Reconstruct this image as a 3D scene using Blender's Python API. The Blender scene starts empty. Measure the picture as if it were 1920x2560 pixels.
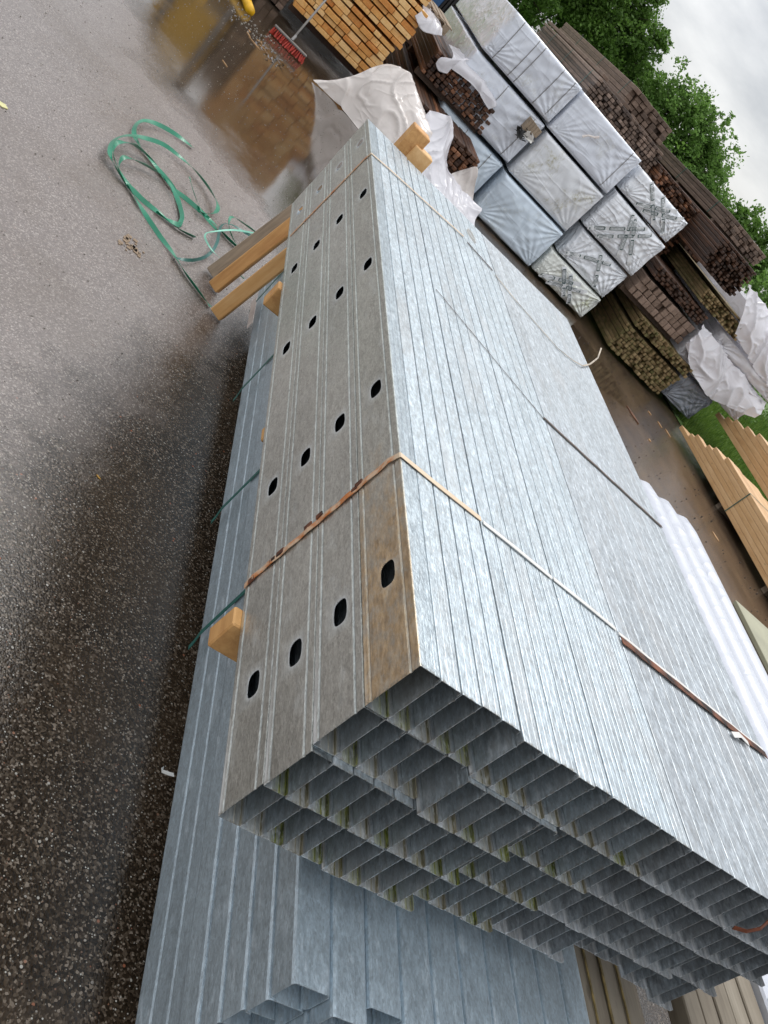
import bpy, bmesh, math, random
from mathutils import Vector, Matrix, noise
random.seed(7)
S = bpy.context.scene
COL = S.collection
rad = math.radians
# ------------------------------------------------------------------ camera
R = [[0.71857, -0.03925, 0.69434], [0.53340, -0.60899, -0.58701], [0.44588, 0.79217, -0.41665]]
T = 1.22                                   # ground is z=0, top of the stud pile is z=1.22
cam = bpy.data.objects.new("camera", bpy.data.cameras.new("camera")); COL.objects.link(cam)
cam.data.sensor_fit = 'HORIZONTAL'; cam.data.sensor_width = 36.0; cam.data.lens = 36 * 2267.7 / 1920
cam.data.clip_end = 500; cam.data.clip_start = 0.02
M = Matrix(((R[0][0], -R[1][0], -R[2][0], -0.7507), (R[0][1], -R[1][1], -R[2][1], -0.9132),
            (R[0][2], -R[1][2], -R[2][2], 0.6481 + T), (0, 0, 0, 1)))
cam.matrix_world = M
S.camera = cam
# ------------------------------------------------------------------ sky, sun, exposure
SUN_EL, SUN_AZ = rad(52), rad(25)
world = bpy.data.worlds.new("World"); S.world = world; world.use_nodes = True
wt = world.node_tree; wt.nodes.clear()
def wn(t, **k):
    n = wt.nodes.new(t)
    for a, b in k.items(): setattr(n, a, b)
    return n
wo = wn('ShaderNodeOutputWorld'); wb = wn('ShaderNodeBackground'); wb.inputs['Strength'].default_value = 0.15
sky = wn('ShaderNodeTexSky', sky_type='NISHITA'); sky.sun_disc = False
sky.sun_elevation = SUN_EL; sky.sun_rotation = SUN_AZ
tc = wn('ShaderNodeTexCoord'); mp = wn('ShaderNodeMapping'); mp.inputs['Scale'].default_value = (1.6, 1.6, 4.2)
nz = wn('ShaderNodeTexNoise'); nz.inputs['Scale'].default_value = 1.6; nz.inputs['Detail'].default_value = 7; nz.inputs['Roughness'].default_value = .55
cr = wn('ShaderNodeValToRGB'); e = cr.color_ramp.elements
e[0].position = .41; e[0].color = (3.7, 3.85, 4.1, 1); e[1].position = .60; e[1].color = (7.1, 7.1, 7.1, 1)
mx = wn('ShaderNodeMixRGB'); mx.inputs['Fac'].default_value = .93
wt.links.new(tc.outputs['Generated'], mp.inputs['Vector']); wt.links.new(mp.outputs[0], nz.inputs['Vector'])
wt.links.new(nz.outputs['Fac'], cr.inputs['Fac']); wt.links.new(sky.outputs[0], mx.inputs['Color1'])
# an overcast sky is brighter overhead than near the horizon
sxyz = wn('ShaderNodeSeparateXYZ'); wt.links.new(tc.outputs['Generated'], sxyz.inputs[0])
mz = wn('ShaderNodeMath', operation='MULTIPLY_ADD'); mz.inputs[1].default_value = 1.6; mz.inputs[2].default_value = .62; wt.links.new(sxyz.outputs[2], mz.inputs[0])
mm_ = wn('ShaderNodeMath', operation='MAXIMUM'); mm_.inputs[1].default_value = .5; wt.links.new(mz.outputs[0], mm_.inputs[0])
sc_ = wn('ShaderNodeVectorMath', operation='SCALE'); wt.links.new(cr.outputs[0], sc_.inputs[0]); wt.links.new(mm_.outputs[0], sc_.inputs['Scale'])
wt.links.new(sc_.outputs[0], mx.inputs['Color2']); wt.links.new(mx.outputs[0], wb.inputs['Color']); wt.links.new(wb.outputs[0], wo.inputs[0])
sl = bpy.data.lights.new("sun", 'SUN'); sl.energy = 0.9; sl.angle = rad(18); sl.color = (1, .97, .93)
so = bpy.data.objects.new("sun", sl); COL.objects.link(so)
sd = Vector((math.sin(SUN_AZ) * math.cos(SUN_EL), math.cos(SUN_AZ) * math.cos(SUN_EL), math.sin(SUN_EL)))
so.rotation_euler = sd.to_track_quat('Z', 'Y').to_euler()
S.view_settings.view_transform = 'Standard'; S.view_settings.look = 'None'
S.view_settings.exposure = 0.14; S.view_settings.gamma = 1.0

# ------------------------------------------------------------------ material helpers
class NT:
    def __init__(s, name):
        s.m = bpy.data.materials.new(name); s.m.use_nodes = True; s.t = s.m.node_tree
        s.b = s.t.nodes['Principled BSDF']
    def n(s, t, ins=None, **k):
        n = s.t.nodes.new(t)
        for a, b in k.items(): setattr(n, a, b)
        for a, b in (ins or {}).items():
            if hasattr(b, 'is_linked') or isinstance(b, bpy.types.NodeSocket): s.t.links.new(b, n.inputs[a])
            else: n.inputs[a].default_value = b
        return n
    def set(s, name, v):
        if isinstance(v, bpy.types.NodeSocket): s.t.links.new(v, s.b.inputs[name])
        else: s.b.inputs[name].default_value = v
    def coord(s, scale=(1, 1, 1), rot=(0, 0, 0), rand=True):
        tc = s.n('ShaderNodeTexCoord'); v = tc.outputs['Object']
        if rand:
            oi = s.n('ShaderNodeObjectInfo')
            mm = s.n('ShaderNodeMath', {0: oi.outputs['Random'], 1: 37.0}, operation='MULTIPLY')
            cx = s.n('ShaderNodeCombineXYZ', {0: mm.outputs[0], 1: mm.outputs[0], 2: mm.outputs[0]})
            v = s.n('ShaderNodeVectorMath', {0: v, 1: cx.outputs[0]}, operation='ADD').outputs[0]
        return s.n('ShaderNodeMapping', {'Vector': v, 'Scale': scale, 'Rotation': rot}).outputs[0]
    def noise(s, v, scale, detail=3, rough=.55, dist=0):
        return s.n('ShaderNodeTexNoise', {'Vector': v, 'Scale': scale, 'Detail': detail, 'Roughness': rough, 'Distortion': dist}).outputs['Fac']
    def ramp(s, f, stops):
        r = s.n('ShaderNodeValToRGB', {'Fac': f}); el = r.color_ramp.elements
        while len(el) > 1: el.remove(el[-1])
        for i, (p, c) in enumerate(stops):
            q = el[0] if i == 0 else el.new(p)
            q.position = p; q.color = tuple(c) + (1,) if len(c) == 3 else c
        return r.outputs['Color']
    def mix(s, f, a, b, mode='MIX'):
        n = s.n('ShaderNodeMixRGB', blend_type=mode)
        for k, v in ((0, f), (1, a), (2, b)):
            if isinstance(v, bpy.types.NodeSocket): s.t.links.new(v, n.inputs[k])
            elif k == 0: n.inputs[0].default_value = v
            else: n.inputs[k].default_value = tuple(v) + (1,) if len(v) == 3 else v
        return n.outputs[0]
    def math(s, op, a, b=0.0, clamp=False):
        n = s.n('ShaderNodeMath', {0: a, 1: b}, operation=op); n.use_clamp = clamp
        return n.outputs[0]
    def bump(s, h, strength, dist=.01, normal=None):
        d = {'Height': h, 'Strength': strength, 'Distance': dist}
        if normal: d['Normal'] = normal
        return s.n('ShaderNodeBump', d).outputs[0]
    def attr(s, name):
        return s.n('ShaderNodeAttribute', attribute_name=name).outputs['Fac']

def g3(v): return (v, v, v)

def mat_galv(name, moss=0.0, brown=0.0, dull=0.0, base=(.50, .54, .57), metal=.85, mott=.55, floor=.85, top=None, rsub=0.0):
    a = NT(name)
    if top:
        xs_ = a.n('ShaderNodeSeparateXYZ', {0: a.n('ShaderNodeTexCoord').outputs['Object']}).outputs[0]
        base = a.mix(a.ramp(xs_, [(.0021, g3(0)), (.0024, g3(1))]), base, top)  # side web paler than the top: reflected brightness painted into its base
    v = a.coord((1, .45, 1)); vv = a.n('ShaderNodeTexVoronoi', {'Vector': v, 'Scale': 330.0}); flake = a.n('ShaderNodeSeparateColor', {0: vv.outputs['Color']})
    v2 = a.coord((1, .3, 1), (0, 0, .5)); f2 = a.n('ShaderNodeSeparateColor', {0: a.n('ShaderNodeTexVoronoi', {'Vector': v2, 'Scale': 120.0}).outputs['Color']})
    big = a.noise(a.coord((3, .9, 3)), 2.2, 4)
    streak = a.noise(a.coord((55, 16, 55), (0, 0, .45)), 2.0, 4, .65)
    k = a.math('ADD', .64, a.math('MULTIPLY', flake.outputs[0], .22))
    k = a.math('ADD', k, a.math('MULTIPLY', f2.outputs[0], .14))
    k = a.math('ADD', k, a.math('MULTIPLY', a.math('SUBTRACT', big, .5), .5))
    k = a.math('ADD', k, a.math('MULTIPLY', a.math('SUBTRACT', streak, .5), mott * 1.5))
    col = a.mix(1.0, base, a.n('ShaderNodeCombineColor', {0: k, 1: k, 2: k}).outputs[0], 'MULTIPLY')
    ch = a.ramp(a.noise(a.coord((9, 3, 9)), 3.0, 6, .65), [(.56, g3(0)), (.74, g3(1))])
    chm = a.math('MAXIMUM', a.math('MULTIPLY', ch, .45 + dull), a.attr('chalk'), True)
    if dull > .1: chm = a.math('ADD', chm, dull, True)
    col = a.mix(a.math('MULTIPLY', chm, .6), col, (.58, .61, .64))
    met = a.math('SUBTRACT', metal, a.math('MULTIPLY', chm, .6))
    rg = a.math('ADD', a.math('ADD', .28 - rsub, a.math('MULTIPLY', streak, .28)), a.math('MULTIPLY', chm, .22))
    tco = a.n('ShaderNodeTexCoord').outputs['Object']; sp = a.n('ShaderNodeSeparateXYZ', {0: tco})
    yf = a.ramp(sp.outputs[1], [(.03, g3(1)), (.30, g3(0))])
    zf = a.math('MULTIPLY', a.ramp(sp.outputs[2], [(.006, g3(1)), (.012, g3(0))]), a.ramp(sp.outputs[2], [(.0004, g3(0)), (.0008, g3(1))]))
    # sky light on the floor of the open ends, painted as a paler colour
    if floor:
        fl = a.math('MULTIPLY', a.math('MULTIPLY', yf, zf), floor)
        col = a.mix(fl, col, a.ramp(a.noise(a.coord((60, 4, 60)), 3, 4), [(.35, (.50, .50, .50)), (.65, (.82, .83, .84))])); met = a.math('MULTIPLY', met, a.math('SUBTRACT', 1.0, fl))
    if brown:  # golden-brown reflection painted into the side web, fading away from the near end
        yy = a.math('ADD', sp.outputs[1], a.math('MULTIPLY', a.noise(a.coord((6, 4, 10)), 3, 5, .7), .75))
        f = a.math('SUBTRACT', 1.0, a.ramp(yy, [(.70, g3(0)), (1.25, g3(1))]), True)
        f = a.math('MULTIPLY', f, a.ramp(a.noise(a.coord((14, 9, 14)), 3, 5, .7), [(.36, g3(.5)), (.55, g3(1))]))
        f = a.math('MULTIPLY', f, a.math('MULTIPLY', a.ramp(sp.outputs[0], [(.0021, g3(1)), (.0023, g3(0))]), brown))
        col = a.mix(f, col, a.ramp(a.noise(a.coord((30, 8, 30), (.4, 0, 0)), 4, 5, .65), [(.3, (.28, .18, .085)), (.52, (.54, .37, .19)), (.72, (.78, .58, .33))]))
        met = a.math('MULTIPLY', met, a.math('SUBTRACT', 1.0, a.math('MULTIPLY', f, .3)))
    if moss:
        n1 = a.noise(a.coord((26, 5, 26)), 3.0, 5, .7)
        xn = a.math('ADD', sp.outputs[0], a.math('MULTIPLY', a.math('SUBTRACT', n1, .5), .02))
        xf = a.math('MULTIPLY', a.ramp(xn, [(.015, g3(0)), (.021, g3(1))]), a.ramp(xn, [(.043, g3(1)), (.050, g3(.5))]))
        oi = a.n('ShaderNodeObjectInfo').outputs['Random']
        amt = a.ramp(oi, [(.15, g3(.55)), (.4, g3(1))])
        fm = a.math('MULTIPLY', a.math('MULTIPLY', a.math('MULTIPLY', yf, zf), a.math('MULTIPLY', xf, moss * 2.2)), amt, True)
        gr = a.ramp(oi, [(.35, g3(0)), (.6, g3(1))])
        gcol = a.mix(gr, a.ramp(a.noise(a.coord((60, 5, 60)), 4, 4), [(.38, (.085, .075, .03)), (.55, (.20, .175, .10)), (.7, (.36, .33, .24))]),
                     a.ramp(a.noise(a.coord((60, 6, 60)), 5, 4), [(.38, (.018, .022, .003)), (.5, (.085, .105, .004)), (.7, (.23, .25, .022))]))
        col = a.mix(fm, col, gcol)
        met = a.math('MULTIPLY', met, a.math('SUBTRACT', 1.0, fm)); rg = a.math('ADD', rg, a.math('MULTIPLY', fm, .3))
        # dirty rim of the cut ends
        rim = a.math('MULTIPLY', a.ramp(sp.outputs[1], [(.001, g3(1)), (.007, g3(0))]), a.ramp(a.noise(a.coord((50, 50, 50)), 3, 3), [(.45, g3(.0)), (.60, g3(.8))]))
        col = a.mix(rim, col, (.09, .075, .05)); met = a.math('MULTIPLY', met, a.math('SUBTRACT', 1.0, rim))
    pt = a.noise(a.coord((70, 22, 70), (0, 0, .2)), 1.6, 3, .7)
    col = a.mix(a.math('MULTIPLY', a.ramp(pt, [(.38, g3(1)), (.52, g3(0))]), .30 if mott > .4 else .12), col, (.30, .29, .27))
    col = a.mix(a.math('MULTIPLY', a.ramp(pt, [(.55, g3(0)), (.68, g3(1))]), .35 if mott > .4 else .12), col, (.80, .82, .84))
    if mott > .4:
        bg = a.ramp(a.noise(a.coord((3.2, 1.1, 3.2)), 1.7, 4, .6), [(.52, g3(0)), (.66, g3(1))])
        col = a.mix(a.math('MULTIPLY', bg, .30), col, (.36, .35, .34))
    a.set('Base Color', col); a.set('Metallic', met); a.set('Roughness', rg)
    h = a.math('ADD', a.noise(a.coord((30, 12, 30), (0, 0, .3)), 6, 4), a.math('MULTIPLY', big, 2.0))
    a.set('Normal', a.bump(h, .25, .004))
    return a.m

def mat_wood(name, c0, c1, c2, wet=.0, mossy=0.0, rough=.75, gs=1.0):
    a = NT(name)
    t = a.attr('tint')
    v = a.coord((26 * gs, 1.6 * gs, 26 * gs)); gr = a.noise(v, 2.5, 6, .6, .6)
    blotch = a.noise(a.coord((5, 2, 5)), 3.0, 4)
    f = a.math('ADD', a.math('MULTIPLY', t, .75), a.math('MULTIPLY', a.math('SUBTRACT', gr, .5), .9))
    f = a.math('ADD', f, a.math('MULTIPLY', a.math('SUBTRACT', blotch, .5), .6)); f = a.math('ADD', f, .12, True)
    col = a.ramp(f, [(.05, c0), (.5, c1), (.95, c2)])
    kn = a.ramp(a.n('ShaderNodeTexVoronoi', {'Vector': a.coord((6, 2.4, 6)), 'Scale': 2.0}).outputs['Distance'], [(.06, g3(1)), (.12, g3(0))])
    col = a.mix(a.math('MULTIPLY', kn, .55), col, tuple(x * .4 for x in c1))
    if mossy:
        mf = a.ramp(a.noise(a.coord((4, 3, 4)), 2.2, 5, .6), [(.45, g3(0)), (.65, g3(1))])
        col = a.mix(a.math('MULTIPLY', mf, mossy), col, (.075, .085, .018))
    a.set('Base Color', col); a.set('Roughness', rough - wet); a.set('Normal', a.bump(gr, .35, .004))
    return a.m

def mat_film(name, base, rough=.32, dirt=.3, wr=.5, stain=(.30, .27, .13), crease=1.0, trans=0, fs=1.0):
    a = NT(name)
    cre = a.n('ShaderNodeTexNoise', {'Vector': a.coord((4 * fs, 4 * fs, .9 * fs), (0, .6, 0)), 'Scale': 1.2, 'Detail': 2.0, 'Distortion': .7}).outputs['Fac']
    cre = a.math('POWER', a.math('SUBTRACT', 1.0, a.math('MULTIPLY', a.math('ABSOLUTE', a.math('SUBTRACT', cre, .5)), 2.0)), 5.0)
    cr2 = a.n('ShaderNodeTexNoise', {'Vector': a.coord((1.1 * fs, 4 * fs, 4.5 * fs), (0, -.5, 0)), 'Scale': 1.2, 'Detail': 2.0, 'Distortion': .5}).outputs['Fac']
    cr2 = a.math('POWER', a.math('SUBTRACT', 1.0, a.math('MULTIPLY', a.math('ABSOLUTE', a.math('SUBTRACT', cr2, .5)), 2.0)), 6.0)
    n1 = a.noise(a.coord((1, 1, .6)), 1.6, 1, .4, .3)
    dd = a.noise(a.coord((1.3, 1.3, 1.3)), 2.6, 7, .75, .4); d = a.ramp(dd, [(.52, g3(0)), (.66, g3(1))])
    fine = a.ramp(a.noise(a.coord((9, 9, 9)), 4, 5, .7), [(.4, g3(.1)), (.6, g3(1))])
    col = a.mix(a.math('MULTIPLY', a.math('MULTIPLY', d, fine), dirt), base, stain)
    a.set('Base Color', col); a.set('Roughness', rough); a.set('Specular IOR Level', .55)
    h = a.math('ADD', a.math('MULTIPLY', a.math('ADD', cre, cr2), crease * .30), a.math('MULTIPLY', n1, 3.5))
    a.set('Normal', a.bump(h, wr, .03))
    if trans:
        tr = a.n('ShaderNodeBsdfTranslucent', {'Color': col})
        mx = a.n('ShaderNodeMixShader', {0: trans}); a.t.links.new(a.b.outputs[0], mx.inputs[1]); a.t.links.new(tr.outputs[0], mx.inputs[2])
        a.t.links.new(mx.outputs[0], a.t.nodes['Material Output'].inputs[0])
    return a.m

def mat_plain(name, c, rough=.6, metal=0.0, spec=.5, var=.25, scale=20, bump=.1):
    a = NT(name); n1 = a.noise(a.coord((1, 1, 1)), scale, 4)
    k = a.math('ADD', 1 - var / 2, a.math('MULTIPLY', a.math('SUBTRACT', n1, .5), var * 2))
    a.set('Base Color', a.mix(1.0, c, a.n('ShaderNodeCombineColor', {0: k, 1: k, 2: k}).outputs[0], 'MULTIPLY'))
    a.set('Roughness', rough); a.set('Metallic', metal); a.set('Specular IOR Level', spec)
    a.set('Normal', a.bump(n1, bump, .004))
    return a.m

def mat_asphalt():
    a = NT('wet_asphalt')
    v = a.coord(rand=False)
    vor = a.n('ShaderNodeTexVoronoi', {'Vector': v, 'Scale': 175.0}); vd = vor.outputs['Distance']
    vc = a.n('ShaderNodeSeparateColor', {0: vor.outputs['Color']})
    v2 = a.n('ShaderNodeTexVoronoi', {'Vector': v, 'Scale': 80.0}); v2c = a.n('ShaderNodeSeparateColor', {0: v2.outputs['Color']})
    base = a.ramp(vc.outputs[0], [(0.0, (.014, .009, .005)), (.6, (.036, .025, .016)), (.90, (.098, .075, .054)), (1.0, (.24, .20, .16))])
    # pale and reddish stones set in the surface
    st = a.math('MULTIPLY', a.ramp(vc.outputs[1], [(.90, g3(0)), (.91, g3(1))]), a.ramp(vd, [(.30, g3(1)), (.42, g3(0))]))
    st2 = a.math('MULTIPLY', a.ramp(v2c.outputs[1], [(.965, g3(0)), (.97, g3(1))]), a.ramp(v2.outputs['Distance'], [(.26, g3(1)), (.34, g3(0))]))
    col = a.mix(st, base, a.ramp(vc.outputs[2], [(0, (.17, .07, .04)), (.12, (.22, .2, .16)), (.8, (.34, .32, .28)), (1, (.5, .49, .45))]))
    col = a.mix(st2, col, a.ramp(v2c.outputs[2], [(0, (.30, .09, .04)), (.2, (.25, .22, .17)), (1, (.42, .40, .36))]))
    spx = a.n('ShaderNodeSeparateXYZ', {0: v})
    dry_sheen = a.math('ADD', a.math('MULTIPLY', a.math('SUBTRACT', spx.outputs[1], 1.05), .42), a.math('MULTIPLY', a.math('ADD', spx.outputs[0], .30), -1.15))  # drier paler asphalt; sky sheen and the pile's dark reflection painted in too
    dry_sheen = a.math('ADD', dry_sheen, a.math('MULTIPLY', a.math('SUBTRACT', a.noise(v, 2.2, 9, .72), .5), 1.5))
    dry_sheen = a.ramp(dry_sheen, [(.12, g3(0)), (.62, g3(1))])
    fx = a.math('DIVIDE', a.math('SUBTRACT', spx.outputs[0], .05), 1.45)
    fy = a.math('DIVIDE', a.math('SUBTRACT', spx.outputs[1], 8.3), 3.3)
    fr = a.math('ADD', a.math('ADD', a.math('MULTIPLY', fx, fx), a.math('MULTIPLY', fy, fy)), a.math('MULTIPLY', a.math('SUBTRACT', a.noise(v, 1.3, 5), .5), 1.2))
    soak = a.ramp(fr, [(.55, g3(1)), (1.35, g3(0))])
    dry_sheen = a.math('MULTIPLY', dry_sheen, a.math('SUBTRACT', 1.0, soak))
    col = a.mix(a.math('MULTIPLY', dry_sheen, .72), col, a.ramp(vc.outputs[0], [(0, (.165, .138, .128)), (.75, (.235, .20, .186)), (1, (.40, .36, .335))]))
    col = a.mix(a.math('MULTIPLY', soak, .8), col, a.mix(a.math('MULTIPLY', st, .6), (.036, .025, .016), (.25, .22, .18)))
    silt = a.ramp(a.noise(v, 1.1, 6, .6), [(.45, g3(0)), (.72, g3(1))])
    col = a.mix(a.math('MULTIPLY', silt, .55), col, (.085, .058, .035))
    mud = a.ramp(a.math('ADD', a.n('ShaderNodeSeparateXYZ', {0: v}).outputs[0], a.math('MULTIPLY', a.noise(v, 1.2, 4), .8)), [(2.3, g3(0)), (3.2, g3(1))]) if False else None
    mx_ = a.math('ADD', a.math('SUBTRACT', a.n('ShaderNodeSeparateXYZ', {0: v}).outputs[0], 2.9), a.math('MULTIPLY', a.noise(v, 1.2, 4), .8), True)
    mudc = a.ramp(a.noise(a.coord((1.4, .5, 1), (0, 0, -.25), False), 2.2, 6, .65), [(.35, (.050, .036, .027)), (.55, (.105, .070, .045)), (.75, (.17, .115, .07))])
    col = a.mix(a.math('MULTIPLY', mx_, .8), col, mudc)
    # standing water: a shallow puddle between the stacks
    sp = a.n('ShaderNodeSeparateXYZ', {0: v})
    wob = a.math('MULTIPLY', a.math('SUBTRACT', a.noise(v, 1.6, 4), .5), 1.0)
    dx = a.math('DIVIDE', a.math('SUBTRACT', sp.outputs[0], .95), 1.12)
    dy = a.math('DIVIDE', a.math('SUBTRACT', sp.outputs[1], 7.1), 3.1)
    r2 = a.math('ADD', a.math('ADD', a.math('MULTIPLY', dx, dx), a.math('MULTIPLY', dy, dy)), wob)
    pud = a.ramp(r2, [(.80, g3(1)), (1.12, g3(0))])
    dx3 = a.math('DIVIDE', a.math('SUBTRACT', sp.outputs[0], 4.6), 1.5)
    dy3 = a.math('DIVIDE', a.math('SUBTRACT', sp.outputs[1], 9.4), 1.1)
    r3 = a.math('ADD', a.math('ADD', a.math('MULTIPLY', dx3, dx3), a.math('MULTIPLY', dy3, dy3)), wob)
    pud = a.math('MAXIMUM', pud, a.ramp(r3, [(.75, g3(1)), (1.0, g3(0))]))
    dx4 = a.math('DIVIDE', a.math('SUBTRACT', sp.outputs[0], .25), 1.45)
    dy4 = a.math('DIVIDE', a.math('SUBTRACT', sp.outputs[1], 7.6), 3.9)
    r4 = a.math('ADD', a.math('ADD', a.math('MULTIPLY', dx4, dx4), a.math('MULTIPLY', dy4, dy4)), a.math('MULTIPLY', wob, .7))
    film = a.ramp(r4, [(.60, g3(1)), (1.7, g3(0))])
    wetn = a.noise(v, .55, 5, .6)
    damp = a.ramp(wetn, [(.40, g3(0)), (.62, g3(1))])
    wet_and_reflection = a.math('SUBTRACT', 1.0, dry_sheen)
    rg = a.math('ADD', a.math('ADD', a.math('ADD', .30, a.math('MULTIPLY', damp, -.05)), a.math('MULTIPLY', wet_and_reflection, -.12)), a.math('MULTIPLY', soak, -.06))
    rg = a.math('ADD', a.math('MULTIPLY', rg, a.math('SUBTRACT', 1.0, pud)), a.math('MULTIPLY', pud, .075))
    col = a.mix(a.math('MULTIPLY', pud, .55), col, (.030, .021, .015))
    a.set('Base Color', col); a.set('Roughness', rg); a.set('Specular IOR Level', .6)
    hgt = a.math('SUBTRACT', 1.0, vd)
    hh = a.math('MULTIPLY', a.math('ADD', hgt, a.math('MULTIPLY', a.noise(v, 40, 3), 1.2)), a.math('MULTIPLY', a.math('SUBTRACT', 1.0, a.math('MULTIPLY', pud, .93)), a.math('SUBTRACT', 1.0, a.math('MULTIPLY', soak, .86))))
    hh = a.math('MULTIPLY', hh, a.math('SUBTRACT', 1.0, a.math('MULTIPLY', wet_and_reflection, .45)))
    a.set('Normal', a.bump(hh, .30, .004))
    return a.m

def mat_leaf(name, c0, c1, trans=.35):
    a = NT(name)
    t = a.attr('tint')
    col = a.ramp(t, [(0, c0), (1, c1)])
    a.set('Base Color', col); a.set('Roughness', .55); a.set('Specular IOR Level', .3)
    tr = a.n('ShaderNodeBsdfTranslucent', {'Color': col})
    mx = a.n('ShaderNodeMixShader', {0: trans}); a.t.links.new(a.b.outputs[0], mx.inputs[1]); a.t.links.new(tr.outputs[0], mx.inputs[2])
    a.t.links.new(mx.outputs[0], a.t.nodes['Material Output'].inputs[0])
    return a.m

MG_moss = mat_galv('galvanised_old', moss=1.0, base=(.47, .54, .585), metal=.68)
MG_clean = mat_galv('galvanised_new', moss=0.0, base=(.43, .475, .51), floor=.75, mott=.8, metal=.70)
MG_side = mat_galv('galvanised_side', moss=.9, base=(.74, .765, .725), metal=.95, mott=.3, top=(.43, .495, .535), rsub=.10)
MG_brown = mat_galv('galvanised_warm_reflection', moss=.6, brown=.85, base=(.70, .72, .67), metal=.95, mott=.3, top=(.43, .495, .535), rsub=.08)
MG_low = mat_galv('galvanised_channel', dull=.16, base=(.60, .73, .82), metal=.78, mott=.3, floor=0, rsub=.08)
MW_fresh = mat_wood('fresh_timber', (.46, .14, .018), (.66, .34, .095), (.80, .54, .25), rough=.6)
MW_batten = mat_wood('batten_timber', (.38, .17, .05), (.60, .33, .12), (.72, .46, .22), rough=.6, gs=.7)
MW_grey = mat_wood('grey_timber', (.10, .075, .055), (.22, .17, .12), (.36, .28, .2))
MW_dark = mat_wood('shade_dark_timber', (.018, .009, .006), (.075, .032, .015), (.26, .11, .05), wet=.2)
MW_brown = mat_wood('weathered_brown_timber', (.035, .022, .016), (.13, .085, .06), (.27, .19, .145), wet=.1)
MW_olive = mat_wood('algae_timber', (.07, .045, .018), (.20, .135, .06), (.34, .25, .13), mossy=.75)
MW_tan = mat_wood('planed_timber', (.38, .19, .075), (.56, .335, .155), (.68, .45, .24), rough=.5, gs=.5)
MW_plank = mat_wood('old_formwork_board', (.12, .095, .065), (.235, .20, .15), (.33, .29, .23), gs=.6)
MF_grey = mat_film('grey_wrap', (.64, .675, .745), .20, .35, .5)
MF_blue = mat_film('bluish_wrap', (.58, .665, .75), .20, .35, .5)
MF_silver = mat_film('silver_wrap', (.72, .745, .785), .15, .10, .7, crease=2.2)
MF_mossy = mat_film('algae_wrap', (.68, .70, .66), .20, .9, .7, (.26, .28, .07), 2.0)
MF_dark = mat_film('dark_grey_wrap', (.24, .26, .30), .25, .2, 1.0, crease=1.6)
MF_white = mat_film('white_sheet', (.84, .83, .86), .17, .18, .5, (.60, .53, .48), 1.6, .42, .7)
MF_cream = mat_film('cream_sheet', (.85, .80, .765), .17, .35, .5, (.58, .48, .40), 1.6, .42, .7)
MF_pipe = mat_film('white_foil', (.52, .54, .59), .30, .05, .35, crease=.8)
M_green = mat_plain('green_strap', (.010, .23, .125), .30, var=.35, scale=8)
M_dgreen = mat_plain('dark_green_strap', (.012, .12, .10), .35, var=.3)
M_beige = mat_plain('weathered_strap', (.58, .48, .36), .5, var=.9, scale=14)
M_white = mat_plain('white_plastic', (.72, .70, .66), .4)
M_rust = mat_plain('rusty_strap', (.24, .085, .04), .8, var=1.2, scale=25)
M_dbrown = mat_plain('dirty_strap', (.10, .065, .05), .7, var=.6)
M_black = mat_plain('black_rubber', (.012, .012, .012), .6)
M_tape = mat_plain('tape_film', (.72, .74, .76), .3)
M_ink = mat_plain('tape_ink', (.07, .115, .115), .5)
M_teal = mat_plain('teal_ink', (.03, .17, .22), .5)
M_yellow = mat_plain('yellow_paint', (.80, .44, .008), .4)
M_red = mat_plain('red_bristle', (.50, .045, .025), .5, var=.5)
M_gmetal = mat_plain('grey_metal', (.23, .22, .21), .4, .6)
M_blue = mat_plain('blue_plastic', (.03, .10, .24), .45)
M_asph = mat_asphalt()
M_bark = mat_plain('bark', (.08, .06, .045), .9, var=.6)
M_stone = mat_plain('grit_stone', (.40, .37, .33), .6, var=.8, scale=60)
M_chip = mat_plain('wood_chip', (.55, .32, .15), .7, var=.6)
M_leafy = mat_plain('fallen_leaf', (.55, .30, .05), .6)

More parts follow.
